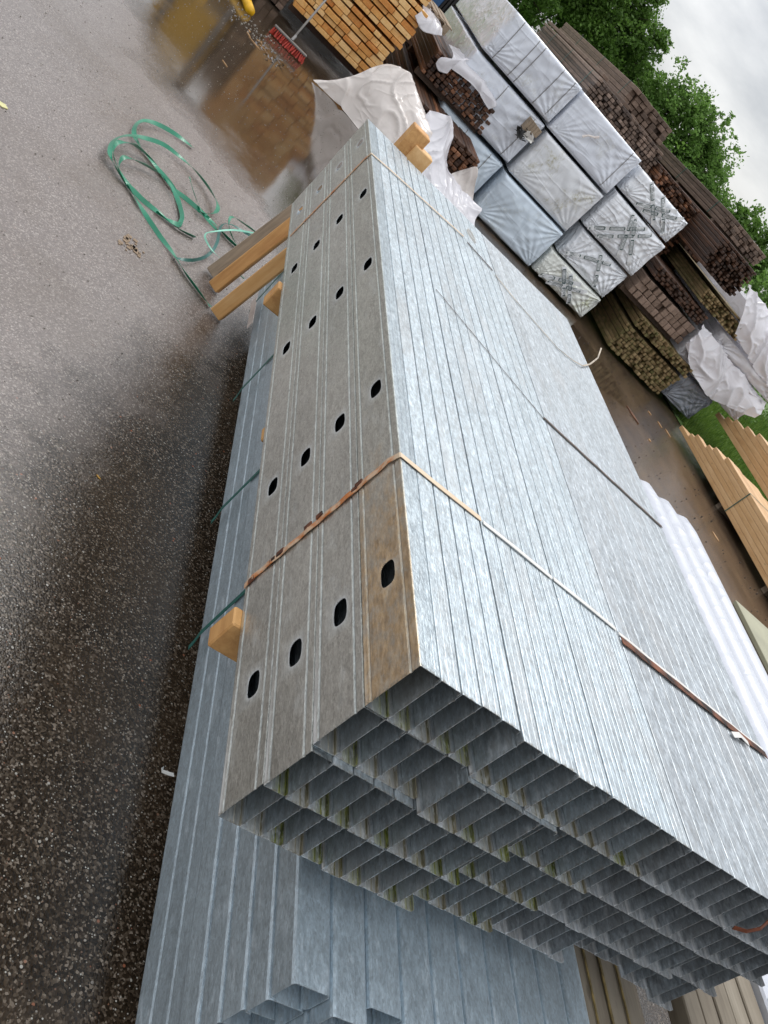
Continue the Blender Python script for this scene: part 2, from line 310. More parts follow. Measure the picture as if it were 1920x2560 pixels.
# ------------------------------------------------------------------ mesh helpers
def empty(name, loc, label=None, cat=None, group=None, rz=0):
    o = bpy.data.objects.new(name, None); COL.objects.link(o); o.location = loc; o.rotation_euler = (0, 0, rz)
    o.empty_display_size = .1
    tag(o, label, cat, group); return o
def tag(o, label=None, cat=None, group=None, kind=None):
    for k, v in (('label', label), ('category', cat), ('group', group), ('kind', kind)):
        if v: o[k] = v
    return o
def link(name, me, parent=None, loc=None):
    o = bpy.data.objects.new(name, me); COL.objects.link(o)
    if parent: o.parent = parent
    if loc is not None: o.location = loc
    return o
class MB:
    def __init__(s): s.v = []; s.f = []; s.t = []; s.mi = []; s.smooth = False; s.chalk = None
    def quad(s, pts, tint=.5, mi=0):
        b = len(s.v); s.v += [tuple(p) for p in pts]; s.f.append(tuple(range(b, b + len(pts)))); s.t.append(tint); s.mi.append(mi)
    def box(s, x0, x1, y0, y1, z0, z1, tint=.5, mi=0, bev=0, M=None):
        if bev > 0:
            b = bev; P = []
            for (x, y, z) in ((x0, y0, z0), (x1, y0, z0), (x1, y1, z0), (x0, y1, z0), (x0, y0, z1), (x1, y0, z1), (x1, y1, z1), (x0, y1, z1)):
                ix = x + (b if x == x0 else -b); iy = y + (b if y == y0 else -b); iz = z + (b if z == z0 else -b)
                P.append([(ix, iy, z), (ix, y, iz), (x, iy, iz)])   # z-face, y-face, x-face
            base = len(s.v)
            for t3 in P:
                for p in t3: s.v.append(tuple(M @ Vector(p)) if M else p)
            def i(c, k): return base + c * 3 + k
            F = [[i(0, 0), i(3, 0), i(2, 0), i(1, 0)], [i(4, 0), i(5, 0), i(6, 0), i(7, 0)],
                 [i(0, 1), i(1, 1), i(5, 1), i(4, 1)], [i(2, 1), i(3, 1), i(7, 1), i(6, 1)],
                 [i(1, 2), i(2, 2), i(6, 2), i(5, 2)], [i(3, 2), i(0, 2), i(4, 2), i(7, 2)]]
            for a, c in ((0, 1), (2, 3)): F.append([i(a, 1), i(a, 0), i(c, 0), i(c, 1)])
            for a, c in ((1, 2), (3, 0)): F.append([i(a, 2), i(a, 0), i(c, 0), i(c, 2)])
            for a, c in ((4, 5), (6, 7)): F.append([i(a, 0), i(a, 1), i(c, 1), i(c, 0)])
            for a, c in ((5, 6), (7, 4)): F.append([i(a, 0), i(a, 2), i(c, 2), i(c, 0)])
            for a, c in ((0, 4), (2, 6)): F.append([i(a, 2), i(a, 1), i(c, 1), i(c, 2)])
            for a, c in ((1, 5), (3, 7)): F.append([i(a, 1), i(a, 2), i(c, 2), i(c, 1)])
            for c in (0, 2, 5, 7): F.append([i(c, 0), i(c, 1), i(c, 2)])
            for c in (1, 3, 4, 6): F.append([i(c, 0), i(c, 2), i(c, 1)])
            for f in F: s.f.append(tuple(f)); s.t.append(tint); s.mi.append(mi)
            return
        P = [(x0, y0, z0), (x1, y0, z0), (x1, y1, z0), (x0, y1, z0), (x0, y0, z1), (x1, y0, z1), (x1, y1, z1), (x0, y1, z1)]
        if M: P = [tuple(M @ Vector(p)) for p in P]
        b = len(s.v); s.v += P
        for f in ((0, 3, 2, 1), (4, 5, 6, 7), (0, 1, 5, 4), (1, 2, 6, 5), (2, 3, 7, 6), (3, 0, 4, 7)):
            s.f.append(tuple(b + k for k in f)); s.t.append(tint); s.mi.append(mi)
    def tube(s, pts, r, seg=8, tint=.5, mi=0, cap=True):
        pts = [Vector(p) for p in pts]; rings = []
        for k, p in enumerate(pts):
            d = (pts[min(k + 1, len(pts) - 1)] - pts[max(k - 1, 0)]).normalized()
            u = d.orthogonal().normalized() if abs(d.z) > .95 else d.cross(Vector((0, 0, 1))).normalized()
            w = d.cross(u); rr = r[k] if isinstance(r, (list, tuple)) else r
            b = len(s.v)
            for j in range(seg):
                a = 2 * math.pi * j / seg; s.v.append(tuple(p + (u * math.cos(a) + w * math.sin(a)) * rr))
            rings.append(b)
        for k in range(len(rings) - 1):
            for j in range(seg):
                s.f.append((rings[k] + j, rings[k] + (j + 1) % seg, rings[k + 1] + (j + 1) % seg, rings[k + 1] + j)); s.t.append(tint); s.mi.append(mi)
        if cap:
            for rb in (rings[0], rings[-1]): s.f.append(tuple(rb + j for j in range(seg))); s.t.append(tint); s.mi.append(mi)
    def ribbon(s, pts, width, thick, normals, tint=.5, side=None):
        """flat strap: pts centreline, normals = outward normal per point"""
        pts = [Vector(p) for p in pts]; n = len(pts); rows = []
        for k, p in enumerate(pts):
            d = (pts[min(k + 1, n - 1)] - pts[max(k - 1, 0)]).normalized()
            nn = Vector(normals[k] if isinstance(normals, list) else normals)
            w = side.copy() if side else d.cross(nn).normalized()
            nn = nn.normalized()
            b = len(s.v)
            for q in (p - w * width / 2, p + w * width / 2, p + w * width / 2 + nn * thick, p - w * width / 2 + nn * thick): s.v.append(tuple(q))
            rows.append(b)
        for k in range(n - 1):
            for j in range(4):
                s.f.append((rows[k] + j, rows[k] + (j + 1) % 4, rows[k + 1] + (j + 1) % 4, rows[k + 1] + j)); s.t.append(tint); s.mi.append(0)
        for rb in (rows[0], rows[-1]): s.f.append((rb, rb + 1, rb + 2, rb + 3)); s.t.append(tint); s.mi.append(0)
    def mesh(s, name, mats, smooth=False, fix=True):
        me = bpy.data.meshes.new(name); me.from_pydata(s.v, [], s.f)
        mats = mats if isinstance(mats, list) else [mats]
        for m in mats: me.materials.append(m)
        at = me.attributes.new('tint', 'FLOAT', 'FACE'); at.data.foreach_set('value', s.t)
        me.polygons.foreach_set('material_index', s.mi)
        if s.chalk is not None:
            ac = me.attributes.new('chalk', 'FLOAT', 'POINT'); ac.data.foreach_set('value', s.chalk)
        if fix:
            bm = bmesh.new(); bm.from_mesh(me); bmesh.ops.recalc_face_normals(bm, faces=bm.faces); bm.to_mesh(me); bm.free()
        if smooth: me.polygons.foreach_set('use_smooth', [True] * len(me.polygons))
        me.update(); return me
    def obj(s, name, mats, parent=None, loc=None, smooth=False, fix=True):
        return link(name, s.mesh(name, mats, smooth, fix), parent, loc)
def RU(a, b): return random.uniform(a, b)

# ------------------------------------------------------------------ setting: ground, grass
def sheet(name, x0, x1, y0, y1, z, n, mat, kind='structure', amp=0):
    m = MB(); nx, ny = n
    for j in range(ny + 1):
        for i in range(nx + 1):
            x = x0 + (x1 - x0) * i / nx; y = y0 + (y1 - y0) * j / ny
            m.v.append((x, y, z + (amp * noise.noise(Vector((x * .7, y * .7, 0))) if amp else 0)))
    for j in range(ny):
        for i in range(nx):
            a = j * (nx + 1) + i; m.f.append((a, a + 1, a + nx + 2, a + nx + 1)); m.t.append(.5); m.mi.append(0)
    o = m.obj(name, mat); tag(o, kind=kind); return o
sheet('ground', -120, 150, -60, 200, 0, (1, 1), M_asph)
a = NT('soil_and_grass'); gn = a.noise(a.coord(rand=False), 3, 6)
a.set('Base Color', a.ramp(gn, [(.3, (.045, .09, .015)), (.7, (.10, .18, .035))])); a.set('Roughness', .9)
m = MB()
edge = [(8.35, 4.0), (8.3, 8.0), (8.1, 9.5), (8.0, 11.5), (7.9, 13.5), (2, 19), (-30, 21), (-30, 120), (140, 120), (140, 4.0)]
m.quad([(x, y, .012) for x, y in edge]); o = m.obj('grass_verge', a.m); tag(o, kind='structure')
ML_grass = mat_leaf('grass_blade', (.05, .11, .012), (.17, .27, .05), .3)
m = MB()
for k in range(52000):
    u = random.random() ** 1.7
    y = 8.6 + u * 14; x = RU(8.15, 10.5 + u * 12)
    h = RU(.05, .15) * (1 + u); w = .006 * (1 + 2 * u); an = RU(0, 6.28); dx, dy = math.cos(an), math.sin(an); bx, by = RU(-.06, .06), RU(-.06, .06)
    m.quad([(x - dx * w, y - dy * w, .01), (x + dx * w, y + dy * w, .01), (x + bx, y + by, h)], RU(0, 1))
o = m.obj('grass', ML_grass, fix=False); tag(o, kind='stuff', label='short bright green grass beyond the yard edge at the right', cat='grass')

# ------------------------------------------------------------------ trees
def tree(name, cx, cy, base_r, h, blobs, leaf, mat, label, n_leaf, seed, group='trees behind the timber stacks'):
    rnd = random.Random(seed)
    t = empty(name, (cx, cy, 0), label, 'tree', group)
    m = MB()
    top = Vector((0, 0, h * .72)); pts = [Vector((0, 0, 0)), Vector((.08 * base_r, 0, h * .25)), Vector((-.1 * base_r, .1, h * .5)), top]
    m.tube(pts, [.16, .13, .09, .04], 8)
    for (bx, by, bz, br) in blobs:
        s = pts[1].lerp(pts[2], rnd.random()); e = Vector((bx, by, bz)); md = s.lerp(e, .5) + Vector((0, 0, -.15 * br))
        m.tube([s, md, e], [.06, .035, .012], 6)
        for q in range(4):
            d = Vector((rnd.gauss(0, 1), rnd.gauss(0, 1), rnd.gauss(0, .8))).normalized() * br * .9
            m.tube([md.lerp(e, .6), md.lerp(e, .8) + d * .5, e + d], [.02, .013, .005], 4)
    m.obj('trunk', M_bark, t, smooth=True)
    m = MB(); tot = sum(b[3] ** 2 for b in blobs)
    for (bx, by, bz, br) in blobs:
        nb = int(n_leaf * br * br / tot); ncl = max(6, nb // 22)
        for c in range(ncl):
            d = Vector((rnd.gauss(0, 1), rnd.gauss(0, 1), rnd.gauss(0, 1))).normalized()
            rr = br * (rnd.random() ** .45) * (1.28 if rnd.random() < .12 else .96) * (1 + .55 * noise.noise(Vector((d.x * 2 + bx, d.y * 2, d.z * 2 + seed))))
            cc = Vector((bx, by, bz)) + Vector((d.x * rr, d.y * rr, d.z * rr * .85)); cr_ = br * rnd.uniform(.07, .22)
            ct = rnd.uniform(0, .65)
            for l in range(22):
                p = cc + Vector((rnd.gauss(0, 1), rnd.gauss(0, 1), rnd.gauss(0, .8))) * cr_ * .6
                ax = Vector((rnd.gauss(0, 1), rnd.gauss(0, 1), rnd.gauss(0, .6))).normalized()
                si = ax.cross(Vector((rnd.gauss(0, 1), rnd.gauss(0, 1), rnd.gauss(0, 1)))).normalized(); L = leaf * rnd.uniform(.6, 1.3)
                m.quad([p - ax * L * .5, p + si * L * .28, p + ax * L * .5, p - si * L * .28], min(1, ct + rnd.uniform(0, .4)))
    m.obj('crown', mat, t, fix=False)
    return t
ML_a = mat_leaf('leaf_dark', (.038, .085, .014), (.16, .29, .055), .5)
ML_b = mat_leaf('leaf_bright', (.06, .13, .022), (.22, .38, .09), .5)
ML_c = mat_leaf('leaf_mid', (.045, .10, .016), (.17, .31, .06), .5)
# positions seen at y=24..27 (heights scale with distance)
tree('leafy_tree', 5.3, 25, 2, 5.6, [(.1, 0, 4.2, 1.2), (-.6, 0, 4.9, 1.1), (.3, .3, 4.5, 1.3), (.9, .4, 3.2, 1.2), (-.5, -.5, 2.6, 1.2), (0, .5, 5.8, 1.2), (-.5, .5, 3.6, 1.2), (.5, 0, 5.4, 1.0), (1.0, 0, 4.2, .9)], .11, ML_a,
     'tall dense dark green tree, leftmost behind the timber stacks', 52000, 1)
tree('leafy_tree', 7.8, 25.5, 2, 4.9, [(-.9, 0, 3.4, 1.2), (.1, .2, 4.0, .75), (.75, 0, 4.25, .42), (.6, 0, 3.55, .8), (-.5, 0, 4.55, .75), (.2, 0, 2.6, 1.1), (1.0, 0, 3.0, .7), (-.9, .2, 5.0, .6)], .10, ML_c,
     'dark green tree with a ragged twiggy right side, beside the tall dense tree', 38000, 2)
tree('leafy_tree', 10.7, 24, 2, 4.3, [(-1.5, .3, 3.2, .8), (-1.0, 0, 3.6, .85), (-.2, 0, 3.75, .7), (.6, 0, 3.3, .85), (1.3, 0, 2.9, .8), (0, 0, 2.7, 1.2), (-1.3, 0, 2.6, .9), (1.5, 0, 2.2, .8), (2.1, 0, 2.6, .55)], .105, ML_b,
     'rounded bright green tree with sky showing through, in front of the open sky', 36000, 3)
tree('leafy_tree', 14.6, 25, 2, 3.8, [(-.6, 0, 2.9, .7), (.3, 0, 3.1, .75), (1.2, 0, 2.6, .8), (0, 0, 2.1, 1.1), (-1.4, 0, 2.5, .6)], .13, ML_c,
     'low dark tree at the right edge beyond the long roof-like stack', 12000, 4)
tree('leafy_tree', 16.9, 23, 2, 3.4, [(0, 0, 2.5, .9), (-1.2, 0, 2.2, .8), (1.2, 0, 2.4, .9), (.2, 0, 1.6, 1.1)], .13, ML_b,
     'low yellow-green tree at the far right edge of the picture', 11000, 5)
def bush(x, y, r, h, label, seed, n=4000, mat=None):
    rnd = random.Random(seed); t = empty('bush', (x, y, 0), label, 'bush', 'bushes beyond the timber stacks')
    m = MB()
    for q in range(7):
        an = rnd.uniform(0, 6.28); m.tube([(0, 0, 0), (math.cos(an) * r * .4, math.sin(an) * r * .3, h * .5), (math.cos(an) * r * .8, math.sin(an) * r * .6, h * .9)], [.025, .015, .006], 5)
    m.obj('stem', M_bark, t)
    m = MB()
    for c in range(n // 20):
        d = Vector((rnd.gauss(0, .5) * r, rnd.gauss(0, .4) * r, abs(rnd.gauss(.45, .28)) * h)); ct = rnd.uniform(0, .6)
        for l in range(20):
            p = d + Vector((rnd.gauss(0, .12), rnd.gauss(0, .12), rnd.gauss(0, .1)))
            ax = Vector((rnd.gauss(0, 1), rnd.gauss(0, 1), rnd.gauss(0, .6))).normalized(); si = ax.cross(Vector((rnd.gauss(0, 1), rnd.gauss(0, 1), 1))).normalized(); L = rnd.uniform(.06, .12)
            m.quad([p - ax * L * .5, p + si * L * .3, p + ax * L * .5, p - si * L * .3], min(1, ct + rnd.uniform(0, .4)))
    m.obj('foliage', mat or ML_b, t, fix=False)
bush(10.6, 17.0, 1.4, 2.0, 'green bush beside the white tarpaulin at the right edge', 11, 9000)
bush(12.6, 18.0, 1.6, 1.9, 'green bush further right than the white tarpaulin', 12, 9000, ML_c)
bush(9.0, 20.0, 1.4, 2.2, 'green bush half hidden behind the dark end-grain stack', 13, 6000, ML_c)

# ------------------------------------------------------------------ main stack of C studs
H = .12; W = .0463; LEN = 3.02
def offset_poly(pts, t):
    n = len(pts); out = []
    for k in range(n):
        a = Vector(pts[max(k - 1, 0)]); b = Vector(pts[k]); c = Vector(pts[min(k + 1, n - 1)])
        d1 = (b - a).normalized() if k > 0 else (c - b).normalized(); d2 = (c - b).normalized() if k < n - 1 else d1
        n1 = Vector((d1.y, -d1.x)); n2 = Vector((d2.y, -d2.x)); nn = (n1 + n2)
        nn = nn / max(nn.length_squared / 2, .3)
        out.append((b.x + nn.x * t, b.y + nn.y * t))
    return out
def stud_section(gr=.0006, gap=.0014):
    w = W - gap; h = H - .0008; r = .0022
    P = [(w, .009), (w, r), (w - r, 0)]
    for c in (.72, .36): x = w * c; P += [(x + .002, 0), (x, .0011), (x - .002, 0)]
    P += [(r, 0), (.0006, .0006), (0, r)]
    for c in (.12, .84): z = h * c; P += [(0, z - .0035), (.0017, z), (0, z + .0035)]
    P += [(0, h - r), (.0006, h - .0006), (r, h)]
    for c in (.36, .72): x = w * c; P += [(x - .0014, h), (x, h - gr), (x + .0014, h)]
    P += [(w - r, h), (w, h - r), (w, h - .009)]
    return P
HOLES = [.248, .877, 1.595, 2.208, 2.808]
def stud_mesh(name, mat, holes, gr=.0006, gap=.0014):
    P = stud_section(gr, gap); Q = offset_poly(P, .0012)   # inner side is to the right of travel
    n = len(P); m = MB(); ys = [0] + ([.03, .09, .17, .35, .7, 1.2, 1.8, 2.4] if not holes else []) + [LEN]
    if holes: ys = [0, .03, .09, .17]
    web = None
    for k in range(n - 1):
        if P[k][0] == 0 and P[k + 1][0] == 0 and P[k + 1][1] - P[k][1] > .04: web = k
    ysl = ys if not holes else [0, .03, .09, .17, .5, .75, 1.2, 1.9, 2.5, LEN]
    def add(a, chalk=0.0): m.v.append(a); ch.append(chalk); return len(m.v) - 1
    ch = []
    grid = {}
    for side, pl in ((0, P), (1, Q)):
        for k in range(n):
            for j, y in enumerate(ysl): grid[side, k, j] = add((pl[k][0], y, pl[k][1]))
    J = len(ysl)
    for k in range(n - 1):
        if holes and k == web: continue
        for j in range(J - 1):
            m.f.append((grid[0, k, j], grid[0, k, j + 1], grid[0, k + 1, j + 1], grid[0, k + 1, j]))
            m.f.append((grid[1, k, j], grid[1, k + 1, j], grid[1, k + 1, j + 1], grid[1, k, j + 1]))
    for k in range(n - 1):
        for j in (0, J - 1):
            m.f.append((grid[0, k, j], grid[0, k + 1, j], grid[1, k + 1, j], grid[1, k, j]))
    for k in (0, n - 1):
        for j in range(J - 1):
            m.f.append((grid[0, k, j], grid[1, k, j], grid[1, k, j + 1], grid[0, k, j + 1]))
    if holes:
        z0, z1 = P[web][1], P[web + 1][1]; zc = H * (1 - .453); a2, b2 = .0275, .017
        cuts = [0]
        for c in HOLES: cuts += [c - .055, c + .055]
        cuts.append(LEN)
        for side, x in ((0, 0.0), (1, .0012)):
            for i in range(0, len(cuts), 2):
                y0, y1 = cuts[i], cuts[i + 1]
                ids = [add((x, y, z)) for y, z in ((y0, z0), (y1, z0), (y1, z1), (y0, z1))]; m.f.append(tuple(ids))
        for c in HOLES:
            slot = []
            for s_ in range(24):
                an = 2 * math.pi * s_ / 24; cx_ = math.cos(an); sz = math.sin(an); ex = 2 / 3.0
                slot.append((c + .0305 * math.copysign(abs(cx_) ** ex, cx_), zc + .0175 * math.copysign(abs(sz) ** ex, sz)))
            rect = []
            for (yy, zz) in slot:
                dy, dz = yy - c, zz - zc
                ty = .055 / abs(dy) if abs(dy) > 1e-9 else 1e9
                tz = ((z1 - zc) if dz > 0 else (zc - z0)) / abs(dz) if abs(dz) > 1e-9 else 1e9
                t_ = min(ty, tz); rect.append((c + dy * t_, zc + dz * t_))
            corners = [(c + .055, z1), (c - .055, z1), (c - .055, z0), (c + .055, z0)]
            rings = {}
            for side, x in ((0, 0.0), (1, .0012)):
                rs = [add((x, yy, zz), .9) for yy, zz in slot]
                md = [add((x, c + (yy - c) * 1.28, zc + (zz - zc) * 1.3), .35) for yy, zz in slot]
                ro = [add((x, yy, zz), 0) for yy, zz in rect]
                cs = [add((x, yy, zz)) for yy, zz in corners]
                rings[side] = rs
                for q in range(24):
                    q2 = (q + 1) % 24
                    m.f.append((rs[q], rs[q2], md[q2], md[q])); 
                    a_, b_ = rect[q], rect[q2]; f = [md[q], md[q2], ro[q2]]
                    for ci, (cy_, cz_) in enumerate(corners):
                        if min(a_[0], b_[0]) - 1e-6 <= cy_ <= max(a_[0], b_[0]) + 1e-6 and min(a_[1], b_[1]) - 1e-6 <= cz_ <= max(a_[1], b_[1]) + 1e-6 and a_[0] != b_[0] and a_[1] != b_[1]:
                            f.append(cs[ci])
                    f.append(ro[q]); m.f.append(tuple(f))
            for q in range(24):
                q2 = (q + 1) % 24; m.f.append((rings[0][q], rings[0][q2], rings[1][q2], rings[1][q]))
    m.t = [.5] * len(m.f); m.mi = [0] * len(m.f); m.chalk = ch
    return m.mesh(name, mat)
me_old = stud_mesh('steel_stud', MG_moss, False, .0004, .0025); me_new = stud_mesh('steel_stud_clean', MG_clean, False, .00005, .00015)
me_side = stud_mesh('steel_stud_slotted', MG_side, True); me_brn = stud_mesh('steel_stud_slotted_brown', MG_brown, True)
OFF = {1: [0, -.014, -.014, -.018, -.018, -.018], 2: [0, -.022, .004, .013, .012, .019],
       3: [-.013, -.012, .018, .025, .025, .042], 4: [-.008, -.012, .025, .036, .098, .075]}
NC = {1: 28, 2: 29, 3: 29, 4: 29}
tiern = {1: 'top', 2: 'second', 3: 'third', 4: 'bottom'}
FAROFF = {1: 0, 2: -.02, 3: .01, 4: 0}
for t in (1, 2, 3, 4):
    for c in range(NC[t]):
        g = c // 5
        me = me_old if c < 15 else me_new
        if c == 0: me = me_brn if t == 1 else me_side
        o = link('steel_stud', me)
        y = OFF[t][min(g, 5)] + RU(-.0025, .0025)
        if t == 4 and c >= 28 - 1: y = .05
        o.location = (c * W - (c % 5) * (.0004 if c < 15 else .0001) + (.0 if c == 0 else RU(-.0002, .0002)), y, T - t * H + (0.0003 if t == 1 else 0))
        if c == 0:
            lab = {1: 'slotted galvanised stud with a warm reflection painted on its face, top of the left side of the big stack', 2: 'slotted grey galvanised stud, second from the top on the left side of the big stack',
                   3: 'slotted grey galvanised stud, third from the top on the left side of the big stack', 4: 'slotted grey galvanised stud, lowest on the left side of the big stack'}[t]
            grp = 'slotted studs on the left side of the big stack'
        elif c < 15:
            lab = 'galvanised stud with a green dirt-stained open end, %s layer of the big stack' % tiern[t]; grp = 'stained studs in the %s layer of the big stack' % tiern[t]
        else:
            lab = 'clean bluish galvanised stud with an open end, %s layer of the big stack' % tiern[t]; grp = 'clean studs in the %s layer of the big stack' % tiern[t]
        tag(o, lab, 'steel stud', grp)

a = NT('rusting_strap')
zz_ = a.n('ShaderNodeSeparateXYZ', {0: a.n('ShaderNodeTexCoord').outputs['Object']}).outputs[2]
ru_ = a.ramp(zz_, [(T - .012, g3(1)), (T - .002, g3(.12))]); nn_ = a.ramp(a.noise(a.coord((1, 1, 1)), 38, 4), [(.42, g3(.25)), (.58, g3(1))])
a.t.nodes['Color Ramp'].color_ramp.interpolation = 'LINEAR'
hgt_ = a.math('MULTIPLY', a.math('SUBTRACT', zz_, T - .02), 60.0, True)
ru_ = a.math('SUBTRACT', 1.0, a.math('MULTIPLY', hgt_, .85))
a.set('Base Color', a.mix(a.math('MULTIPLY', ru_, nn_), (.62, .50, .36), (.50, .17, .045))); a.set('Roughness', .6)
M_strap = a.m
# straps round the stud stack
def strap(name, pts, nrm, width, mat, label, side=Vector((0, 1, 0)), thick=.0016, group=None, cat='strap'):
    m = MB(); m.ribbon(pts, width, thick, [Vector(n) for n in nrm], side=side)
    o = m.obj(name, mat); tag(o, label, cat, group); return o
e_ = .0015
UP = (0, 0, 1); LF = (-1, 0, 0); DG = (-.7, 0, .7)
def yj(p): return p
strap('band_strap', [(-e_, .565, T - .48)] + [(-e_ - (.002 if k % 2 else 0), .57 - .0007 * k, T - .48 + .03 * k) for k in range(1, 16)] + [(-e_, .55, T), (0, .55, T + e_)] + [(x, .545, T + e_) for x in (.1, .23)],
      [LF] * 17 + [DG] + [UP] * 2, .015, M_strap, 'near beige strap with rust, over the left edge of the big steel stack')
strap('band_strap', [(.236, .540, T + e_), (.34, .536, T + .003), (.455, .534, T + e_)], [UP] * 3, .012, M_white, 'whitish strap on the second block of studs, middle piece of the near strap line')
strap('band_strap', [(.462, .536, T + e_), (.57, .532, T + .003), (.682, .530, T + e_)], [UP] * 3, .012, M_white, 'whitish strap on the third block of studs, right piece of the near strap line')
m = MB()
for (z, y, s_) in ((-.115, .572, .02), (-.128, .566, .016), (-.235, .582, .018), (-.27, .578, .022), (-.36, .572, .022), (-.385, .57, .018), (-.455, .565, .02)):
    m.v  # rust nodules squeezed beside the strap
    m.box(-.005, -.0006, y - s_ * .35, y + s_ * .35, T + z - s_ * .55, T + z + s_ * .55, bev=.0015, M=Matrix.Identity(4))
tag(m.obj('rust_crust', M_rust), 'orange rust crusts beside the near strap on the slotted side face', 'rust')
n_ = 16
strap('band_strap', [(.69 + .6 * k / n_, .50 - .012 * k / n_ + (.0015 * math.sin(k * 2.2)), T + .0035) for k in range(n_ + 1)], [UP] * (n_ + 1), .021, M_rust, 'wide red-brown strap across the clean right part of the steel stack')
strap('band_strap', [(.69 + .6 * k / n_, .522 - .018 * k / n_ + .002 * math.sin(k * 1.3), T + .0015) for k in range(n_ + 1)], [UP] * (n_ + 1), .010, M_white, 'thin white strap beside the wide red-brown one')
strap('band_strap', [(.68 + .61 * k / n_, 1.435 - .02 * k / n_ + .0015 * math.sin(k * 2), T + .002) for k in range(n_ + 1)], [UP] * (n_ + 1), .014, M_dbrown, 'dark brown strap across the middle of the clean right part')
P = [(-e_, 2.60 - .0047 * (k) , T - .46 + .46 * k / 12) for k in range(12)] + [(-e_, 2.53, T), (0, 2.53, T + e_)] + [(x, 2.53 + x * .19, T + .003) for x in (.1, .2, .3, .42, .51)]
strap('band_strap', P, [LF] * 12 + [LF] + [DG] + [UP] * 5, .012, M_strap, 'far rust-spotted strap over the left edge near the far end of the steel stack')
m = MB(); c0 = Vector((.53, 2.62, T + .02)); pts = []; nn = []
for k in range(22):
    a_ = k / 21 * 5.6; pts.append(c0 + Vector((.028 * math.cos(a_), .045 * math.sin(a_), .012 * math.sin(a_ * .5)))); nn.append(Vector((math.cos(a_), math.sin(a_), 0)))
m.ribbon(pts, .008, .0014, nn, side=Vector((0, 0, 1))); tag(m.obj('strap_curl', M_white), 'small curled white strap end lying on the steel stack', 'strap')
strap('band_strap', [(.53 + .14 * k / 6, 2.60 - .05 * k / 6, T + .002) for k in range(7)], [UP] * 7, .010, M_dbrown, 'short dark strap piece right of the white curl')
m = MB(); m.ribbon([(.68, 2.52, T + .002), (.78, 2.44, T + .003), (.9, 2.39, T + .002), (1.02, 2.335, T + .003), (1.13, 2.37, T + .004), (1.2, 2.41, T + .008), (1.28, 2.52, T + .012), (1.34, 2.62, T + .012), (1.40, 2.72, T + .02), (1.43, 2.82, T + .045)],
         .007, .0012, [Vector(UP)] * 10)
tag(m.obj('loose_string', M_beige), 'thin pale loose strap whose white end hangs past the right edge', 'strap')
def cylpiece(name, mat, p0, p1, r, label, cat):
    m = MB(); m.tube([p0, p1], r, 8); tag(m.obj(name, mat), label, cat)
m = MB(); m.ribbon([(.962, -.030, T - .092), (.984, -.036, T - .078), (1.000, -.034, T - .056), (1.008, -.022, T - .034)], .011, .002, [Vector((0, -1, 0))] * 4)
tag(m.obj('rusty_strap_end', mat_plain('orange_rust', (.20, .05, .015), .7, var=.8)), 'orange rusty strap end hanging in front of the open studs at the right edge', 'strap')
m = MB(); m.ribbon([(1.115, .459, T + .006), (1.15, .474, T + .010), (1.19, .470, T + .007)], .016, .0012, [Vector(UP)] * 3)
tag(m.obj('paper_scrap', M_white), 'small white torn scrap on the wide red-brown strap', 'scrap')
# long rust streak left by an old strap, part of the top: thin rusty wire
m = MB(); m.ribbon([(.24 + .44 * k / 14, 1.70 - .27 * k / 14, T + .0012 + .0003 * (k % 2)) for k in range(15)], .004, .0006, [Vector(UP)] * 15)
tag(m.obj('rusty_wire', M_dbrown), 'faint thin rusty wire lying slantwise on the studs', 'wire')

# timber blocks under the main stack
def plank(name, mat, x0, x1, y0, y1, z0, z1, label, cat='timber', group=None, bev=.004, M=None, tint=None):
    m = MB(); m.box(x0, x1, y0, y1, z0, z1, tint if tint is not None else RU(.3, .7), bev=bev)
    o = m.obj(name, mat)
    if M: o.matrix_world = M
    tag(o, label, cat, group); return o
plank('bearer', MW_batten, -.018, 1.36, .44, .495, T - .571, T - .4805, 'orange timber bearer end sticking out under the near part of the steel stack', 'bearer', 'bearers between the steel stacks')
plank('bearer', MW_batten, -.012, 1.36, 2.13, 2.19, T - .571, T - .4805, 'orange timber bearer end under the far part of the steel stack', 'bearer', 'bearers between the steel stacks')
plank('bearer', MW_batten, .05, 1.36, 1.3, 1.36, T - .571, T - .4805, 'timber bearer hidden under the middle of the steel stack', 'bearer', 'bearers between the steel stacks')

# ------------------------------------------------------------------ lower stack of flat channels
LW, LH = .0885, .0695
def chan_section():
    r = .008; w = LW - .0034; h = LH - .0018
    P = [(w - .014, 0), (w - r, 0), (w, r), (w, h - r), (w - r * .3, h - r * .3), (w - r, h), (r, h), (r * .3, h - r * .3), (0, h - r), (0, h * .5), (0, r), (r * .3, r * .3), (r, 0), (.014, 0)]
    return P
def chan_mesh(name, mat, L):
    P = chan_section(); Q = offset_poly(P, -.002); n = len(P); m = MB(); ysl = [0, .04, .15, .5, 1.2, 2.2, L]; g = {}
    for s_, pl in ((0, P), (1, Q)):
        for k in range(n):
            for j, y in enumerate(ysl): m.v.append((pl[k][0], y, pl[k][1])); g[s_, k, j] = len(m.v) - 1
    J = len(ysl)
    for k in range(n - 1):
        for j in range(J - 1):
            m.f.append((g[0, k, j], g[0, k, j + 1], g[0, k + 1, j + 1], g[0, k + 1, j])); m.f.append((g[1, k, j], g[1, k + 1, j], g[1, k + 1, j + 1], g[1, k, j + 1]))
        for j in (0, J - 1): m.f.append((g[0, k, j], g[0, k + 1, j], g[1, k + 1, j], g[1, k, j]))
    for k in (0, n - 1):
        for j in range(J - 1): m.f.append((g[0, k, j], g[1, k, j], g[1, k, j + 1], g[0, k, j + 1]))
    m.t = [.5] * len(m.f); m.mi = [0] * len(m.f)
    return m.mesh(name, mat)
me_ch = chan_mesh('steel_channel', MG_low, 3.72)
